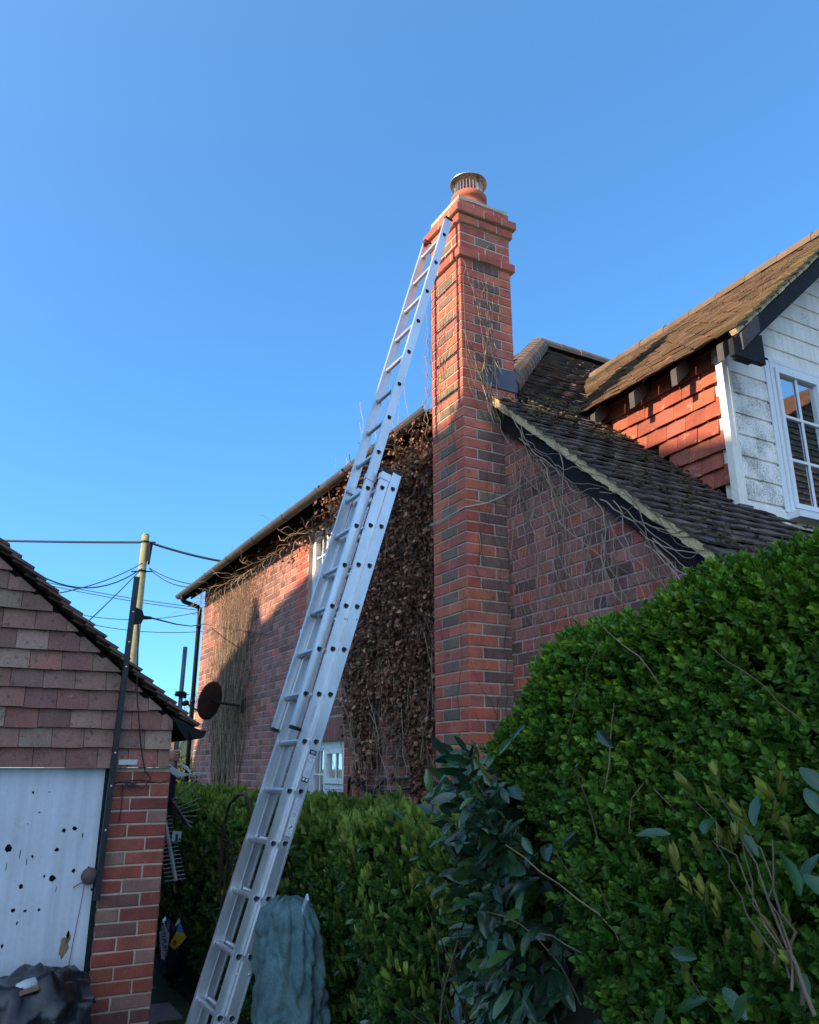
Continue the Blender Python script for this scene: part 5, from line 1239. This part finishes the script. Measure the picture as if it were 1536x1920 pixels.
# --- laurel with large glossy leaves
lau = thing('laurel_bush', (-2.75, 1.75, 0), 'laurel with large dark glossy leaves between the two hedges', 'laurel bush')
bigV = []; bigF = []
for i in range(7):
    s = i / 6; wv = .19 * math.sin(math.pi * (s * .92 + .04)) ** .8; sag = -.16 * s * s
    for k in (-1, -.5, 0, .5, 1): bigV.append((s, wv * k, sag + .10 * abs(k) * wv * 3 + .012 * math.sin(i * 2.5 + k * 3) * abs(k)))
for i in range(6):
    for k in range(4): bigF.append([i * 5 + k, (i + 1) * 5 + k, (i + 1) * 5 + k + 1, i * 5 + k + 1])
bigV = np.array(bigV)
pos, axs, ssz = [], [], []
def lau_ok(p):
    d = p - CP; w_ = d @ FW; return 768 + FPX * (d @ RT) / w_, 960 - FPX * (d @ UP) / w_
while len(pos) < 1500:
    z = rnd.uniform(.35, 1.74); xc = -2.42 - .2 * max(0, z - .6) - .33 * max(0, z - 1.25); y_ = rnd.uniform(1.36, 1.85); wz = .32 if z < 1.5 else .32 - .7 * (z - 1.5)
    p = A((xc + rnd.gauss(0, .5) * wz) * y_ / 1.8, y_, z + rnd.uniform(-.03, .03))
    pos.append(p); axs.append(unit(p - A(-2.75, 2.0, .9)) + A(-.15, -.35, -.5) + A(rnd.gauss(0, .6), rnd.gauss(0, .5), rnd.gauss(0, .5))); ssz.append(rnd.uniform(.045, .11))
for k in range(18):      # the lighter big leaves at the foot of the privet
    p = onY(rnd.uniform(1230, 1560), rnd.uniform(1470, 1930), rnd.uniform(1.20, 1.34)); pos.append(p); axs.append(A(rnd.gauss(0, 1), -.3, rnd.gauss(-.35, .5))); ssz.append(rnd.uniform(.05, .085))
for (u, v) in ((1480, 1240), (1385, 1560), (1120, 1370), (1080, 1560), (1090, 1430), (985, 1360), (1500, 1440), (960, 1385), (900, 1440), (940, 1480), (1010, 1600), (980, 1570)):
    pos.append(onY(u, v, 1.36)); axs.append(A(rnd.choice([-1, 1]) * .8, -.2, -.5)); ssz.append(rnd.uniform(.05, .075))
for k in range(260):     # laurel leaves woven through the low hedge
    x = rnd.uniform(-6.5, -2.9); p, nn = low_surf(x, rnd.uniform(.25, .9)); pos.append(p + nn * .01); axs.append(nn + A(rnd.gauss(0, .5), 0, rnd.gauss(-.2, .5))); ssz.append(rnd.uniform(.045, .07))
pos = np.array(pos); axs = np.array(axs); n = len(pos)
pal = np.array([(.022, .062, .026), (.028, .078, .030), (.016, .046, .020), (.055, .12, .032)]); ti = pal[nr.randint(0, 4, n)] * nr.uniform(.7, 1.25, (n, 1)); ti[1500:1518] = (.028, .085, .028)
scatter('laurel_leaves', bigV, bigF, np.ones((len(bigF), 3)), pos, frames(axs, nr.normal(size=(n, 3)) * .45 + A(.1, -.55, .9)), np.array(ssz), ti, M_leafg, lau, True)['kind'] = 'stuff'
nl = 210; pos = []
for k in range(nl):
    if k < 30: a = rnd.uniform(0, 6.28); pos.append(A(-2.72 + rnd.gauss(0, .2), 1.50 + rnd.uniform(-.05, .15), rnd.uniform(.5, 1.6)))
    elif k < 56: pos.append(onY(rnd.uniform(1200, 1530), rnd.uniform(1480, 1900), rnd.uniform(1.22, 1.36)))
    else: x = rnd.uniform(-6.5, -2.6); pos.append(low_surf(x, rnd.uniform(.3, .8))[0] - Y * .03)
pos = np.array(pos); nl = len(pos)
scatter('laurel_shoots', UV_, UF, UT, pos, frames(A(0, -.2, 1) + nr.normal(size=(nl, 3)) * .3, nr.normal(size=(nl, 3)) + X), nr.uniform(.026, .046, nl), np.array([(.17, .21, .035)]) * nr.uniform(.7, 1.2, (nl, 1)), M_leaf, lau, True)['kind'] = 'stuff'
g = MB()
for k in range(26):
    P = wander(A(-2.6 + rnd.gauss(0, .2), 1.85 + rnd.gauss(0, .15), .05), A(rnd.gauss(0, .15), .05, 1), 16, .075, .12); g.tube(P, [.008 * (1 - i / 22) for i in range(19)], 5, rnd.choice([(.05, .04, .03), (.09, .07, .045)]), cap=False)
g.build('laurel_branches', M_stem, lau, smooth=True)
for (u, v, yy, s_, lb) in ((698, 1683, 1.75, .05, 'yellowed leaf caught on the low hedge just left of the laurel'), (744, 1807, 1.75, .035, 'small yellow leaf low on the hedge near the bottom of the picture')):
    p = onY(u + 60 if u < 700 and False else (808 if u == 698 else u), v, yy)
    o = mesh_obj('yellow_leaf', np.array([p + (unit(A(.8, 0, -.5)) * q[0] + unit(A(.3, -.3, .8)) * q[1] * 1.3 + A(0, -1, 0) * q[2]) * s_ for q in bigV * A(1, 2, 1)]), bigF, mat('yellow_leaf', (.55, .33, .03), rough=.5), None, None, True, p)
    tag(o, lb, 'leaf')

# ================================================================== THINGS IN FRONT OF THE HEDGE
# blue-green woven tarp sack standing behind the ladder
tp = thing('tarp_bundle', (-3.85, 1.52, 0), 'blue-green frayed woven tarpaulin draped over a heap beside the ladder foot', 'tarpaulin')
g = MB(); nu_, nv_ = 40, 44
bl = [onY(485, 1720, 1.45), onY(590, 1720, 1.45)]
vs = []; n1 = 120; nv_ = 110; cr_ = [(rnd.uniform(0, 6.28), rnd.uniform(0, 1), rnd.uniform(0, 3.14), rnd.uniform(.3, 1.2), rnd.uniform(.006, .02)) for _ in range(70)]
def outline(s):     # s 0 (top) .. 1 (ground): half-widths and centre
    keys = [(0, -4.13, .05), (.04, -4.12, .13), (.12, -4.10, .17), (.3, -4.05, .185), (.5, -4.03, .20), (.7, -4.07, .20), (1, -4.12, .22)]
    for (a, ca, wa), (b, cb_, wb) in zip(keys[:-1], keys[1:]):
        if a <= s <= b: f = (s - a) / (b - a); return ca + (cb_ - ca) * f, wa + (wb - wa) * f
    return keys[-1][1:]
for j in range(nv_ + 1):
    s = j / nv_; c_, w_ = outline(s); z = 1.085 * (1 - s)
    for i in range(n1):
        a = 2 * math.pi * i / n1; fold = .012 * abs(math.sin(a * 4.5 + s * 5)) + .010 * math.sin(a * 13 + s * 16) + .02 * s * math.sin(a * 6 + 2) + .012 * abs(math.sin(s * 19 + a * 3)) + nr.normal(0, .0012) - sum(h_ * math.exp(-(abs((a - a0) * math.cos(q_) * .25 + (s - s0) * math.sin(q_)) / .012) ** 1.3) for a0, s0, q_, l_, h_ in cr_ if abs(-(a - a0) * math.sin(q_) * .25 + (s - s0) * math.cos(q_)) < l_ * .35)
        rr = 1 + fold / max(w_, .1); vs.append(A(c_ + w_ * math.cos(a) * rr, 1.56 + min(w_, .24) * .8 * math.sin(a) * rr, z + .012 * math.sin(a * 5 + s * 4)))
fs = []
def gap(i, j):      # torn opening low at the front
    a = 2 * math.pi * (i + .5) / n1; s = (j + .5) / nv_; aa = (a - 4.75); return abs(aa + .3 * (s - .62)) < .30 * max(0, (s - .50)) ** .6 * 1.2 and s > .50
for j in range(nv_):
    for i in range(n1):
        if not gap(i, j): fs.append([j * n1 + i, j * n1 + (i + 1) % n1, (j + 1) * n1 + (i + 1) % n1, (j + 1) * n1 + i])
fs.append(list(range(n1))[::-1]); g.add(vs, fs); g.build('tarp', M_tarp, tp, smooth=True)
g = MB()
for k in range(420):     # frayed strands along the tear
    s = rnd.uniform(.51, .95); sg = rnd.choice([-1, 1]); a = 4.75 - .3 * (s - .62) + sg * (.30 * max(0, s - .5) ** .6 * 1.2); c_, w_ = outline(s)
    p = A(c_ + w_ * math.cos(a), 1.56 + min(w_, .24) * .8 * math.sin(a) - .004, 1.085 * (1 - s)); g.tube([p, p + A(-sg * rnd.uniform(0, .02), -rnd.uniform(0, .02), -.01), p + A(-sg * rnd.uniform(.0, .04), -rnd.uniform(0, .015), rnd.uniform(-.05, -.01))], .0009, 3, cap=False)
g.build('frayed_edge', mat('tarp_fibre', (.09, .20, .23), rough=.7, bump=0), tp)
g = MB(); g.tube([A(-4.08, 1.44, .0), A(-4.06, 1.44, .25), A(-4.04, 1.46, .50)], .055, 14); g.build('grey_pipe', mat('grey_plastic', (.20, .20, .22), rough=.4), tp, smooth=True)
g = MB(); g.abox(-4.22, -3.94, 1.52, 1.66, 0, .8); g.build('heap', M_dark, tp)
g = MB(); p = onY(565, 1705, 1.5); g.box(p, unit(A(.75, 0, 1)) * .085, unit(A(.6, -.1, -.5)) * .035, A(0, .01, .003)); tag(g.build('plant_label', mat('pale_blue_plastic', (.35, .5, .55), rough=.3), org=p), 'pale blue plastic label sticking up from the top of the tarpaulin', 'plant label')
# black wrought iron plant support
ir = thing('iron_trellis', (-6.3, 1.80, 0), 'rusty arched iron trellis leaning in the hedge left of the ladder', 'trellis')
g = MB(); T0 = lambda u, v: onY(u, v, 1.82)
base = [T0(412, 1640), T0(418, 1560), T0(430, 1508), T0(447, 1490), T0(458, 1489), T0(468, 1498), T0(472, 1530), T0(476, 1640)]
g.tube([base[0] - Z * .6] + base + [base[-1] - Z * .6], .011, 7); g.build('hoop', M_iron, ir, smooth=True)
for du in (0, 8, 16, 24, 32, 40):
    g = MB(); g.tube([T0(422 + du, 1560 + rnd.uniform(-30, 20)), T0(414 + du, 1650), T0(404 + du, 1790), T0(400 + du, 1860)], .008, 6); g.build('bar', M_iron, ir)
g = MB(); g.tube([T0(450, 1498), T0(455, 1510), T0(463, 1508), T0(461, 1495)], .008, 6); g.tube([T0(413, 1572), T0(448, 1584)], .007, 6); g.build('scroll', M_iron, ir)
# compost bag
bagp = onZ(328, 1838, 0)
bag = thing('compost_bag', bagp, 'crumpled compost bag with a sunflower picture lying at the foot of the hedge', 'bag')
M_bag = mat('bag_plastic', (.012, .014, .03), rough=.35, bump=.4, bscale=15)
def bagpt(u, v, d=0): return onH(u, v, 7.0 + d)
g = MB()
ol = [(303, 1832), (300, 1790), (303, 1735), (312, 1724), (320, 1728), (328, 1745), (338, 1727), (346, 1750), (352, 1785), (350, 1812), (340, 1832)]
c = bagpt(326, 1790, -.1); ring0 = [bagpt(*q) for q in ol]
mid = [c + (q - c) * .6 + A(.06, -.02, 0) + A(rnd.gauss(0, .01), 0, rnd.gauss(0, .01)) for q in ring0]; back_ = [q - A(.16, -.03, 0) for q in ring0]
n = len(ol); g.add([c + A(.08, 0, 0)] + mid + ring0 + back_, [[0, 1 + k, 1 + (k + 1) % n] for k in range(n)] + [[1 + k, 1 + n + k, 1 + n + (k + 1) % n, 1 + (k + 1) % n] for k in range(n)] + [[1 + n + k, 1 + 2 * n + k, 1 + 2 * n + (k + 1) % n, 1 + n + (k + 1) % n] for k in range(n)] + [[1 + 2 * n + k for k in range(n)]])
g.build('sack', M_bag, bag, smooth=False)
def slab(name, pts, d, m):
    g = MB(); g.prism([bagpt(u, v, d) for u, v in pts], A(-.004, 0, 0)); return g.build(name, m, bag)
slab('white_panel', [(299, 1750), (308, 1728), (318, 1752), (314, 1785), (309, 1800), (303, 1798)], -.22, mat('bag_white', (.36, .43, .52), rough=.4))
slab('blue_panel', [(331, 1746), (338, 1728), (345, 1748), (336, 1752)], -.22, mat('bag_blue', (.03, .2, .42), rough=.4))
slab('yellow_panel', [(318, 1772), (331, 1747), (345, 1749), (350, 1757), (338, 1772), (326, 1780)], -.225, mat('bag_yellow', (.55, .34, .03), rough=.4))
fl = [(328 + 9 * math.cos(a) * (1 if k % 2 else .55), 1769 + 13 * math.sin(a) * (1 if k % 2 else .55)) for k, a in enumerate([2 * math.pi * q / 22 for q in range(22)])]
slab('sunflower', fl, -.235, mat('petal', (.55, .32, .02), rough=.4)); slab('flower_heart', [(328 + 3.8 * math.cos(a), 1768 + 5 * math.sin(a)) for a in [2 * math.pi * q / 10 for q in range(10)]], -.245, mat('flower_heart', (.28, .03, .01), rough=.5))
text('MULTI PURPOSE', .042, bagpt(308.5, 1766, -.24), bagpt(313, 1795, -.24) - bagpt(305, 1740, -.24), bagpt(316, 1766, -.24) - bagpt(308, 1768, -.24), M_text, bag)
g = MB(); p = onZ(338, 1826, .06)
for k in range(26): q = p + A(rnd.gauss(0, .12), rnd.gauss(0, .05), 0); g.box(q, A(rnd.uniform(.02, .06), rnd.uniform(-.03, .03), 0), A(.01, .03, .0), A(0, 0, .012), rnd.choice([(.2, .17, .12), (.1, .07, .05), (.25, .12, .08)]))
tag(g.build('leaf_litter', M_stem), kind='stuff')

# ================================================================== POLE, WIRES, BACKGROUND
pb, pt_ = onH(244, 1330, 22.0), onH(273.5, 1004, 22.0); pb = A(pt_[0], pt_[1], 0)
pole = thing('utility_pole', pb, 'weathered wooden utility pole rising beyond the garage roof', 'utility pole')
g = MB(); g.tube([pb, pb + (pt_ - pb) * .5, pt_], [.15, .125, .105], 14); g.tube([pt_, pt_ + Z * .05], [.105, .07], 14); g.build('post', M_wood, pole, smooth=True)
g = MB(); q = pt_ - Z * .75 + RT * .16; g.box(q - RT * .05 - FW * .12, RT * .09, A(0, 0, .55), FW * .1); g.tube([q - Z * .1, q + RT * .04 + Z * .5], .03, 6); g.build('junction_box', M_blk_plast, pole)
for dz in (-.20, -1.05):
    g = MB(); q = pt_ + Z * dz; g.lathe(q, [(.115, -.03), (.12, 0), (.115, .03)], 12); g.tube([q - RT * .3, q + RT * .3], .02, 6); g.build('clamp_band', M_blk_plast, pole)
def wire(name, P, r, label):
    g = MB(); Q = []
    for (a, b, sag) in P:
        for s in np.linspace(0, 1, 14): Q.append(np.asarray(a) + (np.asarray(b) - np.asarray(a)) * s - Z * sag * 4 * s * (1 - s))
    g.tube(Q, r, 5); tag(g.build(name, M_wire, org=P[0][0]), label, 'overhead wire', 'overhead wires at the utility pole')
wA = pt_ - Z * .2; wB = pt_ - Z * .95
wire('overhead_wire', [(wA, onH(-60, 1012, 22), .02)], .035, 'thick black overhead wire running left from the top of the utility pole')
wire('overhead_wire', [(wA + RT * .1, onH(424, 1054, 22), .05), (onH(424, 1054, 22), onH(520, 1085, 22), 0)], .035, 'thick black overhead wire running from the pole top towards the house gutter')
wire('overhead_wire', [(wB, onH(20, 1042, 16), .62)], .018, 'sagging black overhead wire curving from the pole down and left over the garage roof')
wire('overhead_wire', [(wB + Z * .15, onH(90, 1116, 14), .12)], .013, 'thin overhead wire sloping gently from the pole to the middle of the garage verge')
wire('overhead_wire', [(wB, onH(150, 1180, 14), .02)], .013, 'thin straight overhead wire sloping steeply from the pole to the garage roof')
wire('overhead_wire', [(wB + RT * .2, onH(366, 1096, 20), .08)], .013, 'thin overhead wire from the pole to the gutter, upper of a close pair')
wire('overhead_wire', [(wB + RT * .2 - Z * .02, onH(362, 1101, 20), .14)], .013, 'thin overhead wire from the pole to the gutter, lower of a close pair')
for (a, b, sg, lb) in (((66, 1087), (380, 1140), .1, 'faint distant wire behind the pole, topmost of four'), ((76, 1094), (380, 1145), .1, 'faint distant wire behind the pole, second of four from the top'), ((125, 1147), (380, 1146), .35, 'faint distant wire behind the pole, third of four from the top'), ((150, 1166), (380, 1184), .2, 'faint distant wire behind the pole, lowest of four')):
    wire('overhead_wire', [(onH(*a, 34), onH(*b, 34), sg)], .016, lb)
# far cottage with pale bargeboard, tree, shrubs
bx_ = onH(352, 1440, 24)
cot = thing('far_cottage', (bx_[0], bx_[1], 0), 'distant cream cottage gable with pale bargeboard beyond the house corner', 'house')
rd = RT; dd_ = np.array([HD[0], HD[1], 0])
gp = lambda u, v, d=0: onH(u, v, 24 + d)
g = MB(); g.prism([gp(300, 1560), gp(376, 1560), gp(376, 1352), gp(352, 1352), gp(336, 1400), gp(300, 1468)], dd_ * 4); g.build('cottage_wall', M_cream, cot)
g = MB(); g.prism([gp(376, 1330, -.3), gp(376, 1346, -.3), gp(356, 1356, -.3), gp(333, 1408, -.3), gp(328, 1405, -.3), gp(350, 1346, -.3)], dd_ * .2); g.build('cottage_bargeboard', mat('pale_board', (.55, .45, .22), rough=.8), cot)
g = MB(); g.prism([gp(300, 1475, -.35), gp(330, 1400, -.35), gp(350, 1345, -.35), gp(350, 1322, -.35) - Z * .4, gp(322, 1392, -.35), gp(296, 1460, -.35)], dd_ * 5); g.build('cottage_roof', mat('cottage_roof', (.22, .14, .08), rough=.9), cot)
g = MB(); g.prism([gp(352, 1420, -.1), gp(366, 1420, -.1), gp(366, 1452, -.1), gp(352, 1452, -.1)], dd_ * .05); g.build('cottage_window', M_glass, cot)
def shrub(name, c, r, n, pal, size, label, cat='shrub'):
    t = thing(name, (c[0], c[1], 0), label, cat); P = []
    while len(P) < n:
        q = nr.normal(size=3); q /= np.linalg.norm(q); P.append(c + q * r * rnd.random() ** .4 * (1 + .25 * math.sin(q[0] * 5 + q[2] * 4)))
    P = np.array(P); ti = np.array(pal)[nr.randint(0, len(pal), n)] * nr.uniform(.6, 1.4, (n, 1))
    scatter('foliage', leafV, leafF, np.ones((6, 3)), P, frames(nr.normal(size=(n, 3)), nr.normal(size=(n, 3)) + Z), nr.uniform(size, size * 2, n), ti, M_leaf, t)
    g = MB()
    for k in range(5): g.tube([A(c[0], c[1], 0), c + A(rnd.gauss(0, r * .2), rnd.gauss(0, r * .2), -r * .3), c + A(rnd.gauss(0, r * .4), rnd.gauss(0, r * .4), r * .4)], [.05, .03, .012], 6, (.08, .06, .04))
    g.build('trunk', M_stem, t)
shrub('green_shrub', onH(335, 1452, 15), .45, 1800, [(.16, .2, .04), (.25, .25, .05), (.08, .13, .03)], .03, 'sunlit yellow-green shrub in the gap between garage and house')
shrub('rusty_shrub', onH(316, 1446, 17), .35, 900, [(.25, .2, .05), (.2, .09, .04)], .03, 'small yellowing shrub just beyond the garage corner')
shrub('dark_shrub', onH(352, 1498, 11.5), .32, 900, [(.02, .05, .02), (.03, .07, .02)], .03, 'dark green shrub at the foot of the house downpipe')
tc_ = onH(325, 1352, 60)
tr = thing('bare_tree', (tc_[0], tc_[1], 0), 'distant leafless tree showing above the garage gutter', 'tree')
g = MB(); h = MB(); h.tube([A(tc_[0], tc_[1], 0), A(tc_[0], tc_[1], tc_[2] * .8)], [.3, .12], 8, (.16, .12, .09))
def br(p, d, l, r, dep):
    q = p + d * l; g.tube([p, (p + q) / 2 + A(rnd.gauss(0, .05), rnd.gauss(0, .05), 0) * l, q], [r, r * .8, r * .6], 4, (.20, .15, .11), cap=False)
    if dep: 
        for k in range(3): br(q, unit(d + A(rnd.gauss(0, .5), rnd.gauss(0, .5), rnd.gauss(.05, .3))), l * rnd.uniform(.65, .85), r * .62, dep - 1)
for k in range(7): br(A(tc_[0], tc_[1], tc_[2] * rnd.uniform(.35, .8)), unit(A(rnd.gauss(0, .6), rnd.gauss(0, .6), 1)), tc_[2] * .28, .06, 4)
h.build('trunk', M_stem, tr); g.build('crown', M_stem, tr)
ta = onH(290, 1338, 40)
far = thing('distant_house', (ta[0], ta[1], 0), 'far house with a small roof aerial hidden mostly behind the garage', 'house')
g = MB(); g.box(A(ta[0], ta[1], 0) - RT * 5, RT * 5.4, dd_ * 6, Z * (ta[2] - 1.9)); g.build('wall', M_mort, far)
g = MB(); g.tube([A(ta[0], ta[1], ta[2] - 2), ta + Z * .3], .03, 6); g.tube([ta - RT * .4 + Z * .3, ta + RT * .3 + Z * .3], .02, 6); g.build('roof_aerial', M_wire, far)

# ================================================================== HOUSES BEHIND THE VIEWPOINT (cast the shade, show in window glass)
def plain_house(name, loc, label, wallpoly, W, roofs, mw=M_mort_pink):
    t = thing(name, loc, label, 'house'); g = MB(); g.prism(wallpoly, W); g.build('wall', mw, t)
    g = MB()
    for poly, Wd in roofs: g.prism(poly, Wd)
    g.build('roof', mat('neighbour_roof', (.17, .085, .055), rough=.9, var=.3), t); return t
SH = lambda x, z, yo: A(x - .05 * (WY - yo), yo, z + (WY - yo) * .47)      # point whose shadow falls at (x, z) on the long wall
yo = -9.0
prof_ = [SH(-12.35, -3, yo), SH(-12.2, 1.5, yo), SH(-11.35, 2.78, yo), SH(-10.3, 3.08, yo), SH(-9.72, 3.30, yo), SH(-9.0, 3.40, yo), SH(-7.6, 3.70, yo), SH(-5.3, 3.92, yo), SH(-4.4, 3.82, yo), SH(-3.85, 4.24, yo), SH(-3.0, 4.02, yo), SH(1, 4.0, yo), SH(4.5, 2.6, yo), SH(4.5, -3, yo)]
nb = plain_house('neighbour_house', (-4, -10, 0), 'large brick house across the yard, behind the viewpoint', prof_, A(0, -.35, 0), [([SH(4.5, 2.5, yo - .4), SH(-11.2, 2.5, yo - .4), SH(-5.3, 3.6, yo - .4), SH(1, 3.6, yo - .4)], A(0, -.2, 0))])
g = MB(); c1_ = [SH(-9.80, 3.2, yo), SH(-9.62, 3.60, yo), SH(-9.50, 3.76, yo), SH(-9.38, 3.60, yo), SH(-9.20, 3.2, yo)]; g.prism(c1_, A(0, -.4, 0)); g.build('chimney', M_mort, nb)
g = MB(); g.abox(-11, 4, -14, -9.4, 0, 6); g.build('rear_block', M_mort, nb)
# wing opposite, seen reflected in the dormer window
def mir(u, v, d):      # sight line reflected in the dormer front, followed for a distance d
    r = _ray(u, v); p = onX(u, v, DX + .02); q = unit(r); q[0] = -q[0]; return p + q * d
p1 = mir(1462, 800, 9.5)
opp = thing('opposite_house', (p1[0], p1[1], 0), 'tiled brick house standing opposite the dormer window', 'house')
xo = p1[0]; g = MB(); ya, yb_ = p1[1] - .35, p1[1] + 7
g.prism([A(xo, ya, 0), A(xo, ya, p1[2] - .1), A(xo, ya + 3.5, p1[2] + 2.0), A(xo, yb_, p1[2] + 0), A(xo, yb_, 0)], A(5, 0, 0)); g.build('wall', mat('opposite_brick', (.16, .08, .06), rough=.9), opp)
mb = MB(); tiles(mb, A(xo - .1, ya - .1, p1[2] - .15), X, unit(A(0, 1, .6)), unit(A(0, -.6, 1)), 30, 48, .1, .165, lambda u, s: jit((.17, .09, .055), .2)); mb.build('roof', M_tile, opp)
mb = MB(); tiles(mb, A(xo - .01, ya, p1[2] - 1.6), Y, Z, -X, 40, 44, .11, .17, lambda u, s: jit(rnd.choice([(.24, .13, .08), (.20, .11, .07), (.27, .15, .09)]), .2), lambda u, s: s - 1.6 < (u - .05) * .6 - .1 if u < 3.5 else s - 1.6 < 1.95 - (u - 3.5) * .6, lift=.035); mb.build('hung_tiles', M_tile, opp)
g = MB(); g.abox(xo - .05, xo - .005, ya + 2.2, ya + 4.2, p1[2] - 1.5, p1[2] - .2); wf_ = g.build('window', M_upvc, opp); g = MB(); g.abox(xo - .07, xo - .052, ya + 2.3, ya + 3.15, p1[2] - 1.4, p1[2] - .3); g.abox(xo - .07, xo - .052, ya + 3.25, ya + 4.1, p1[2] - 1.4, p1[2] - .3); g.build('pane', M_dark, wf_)
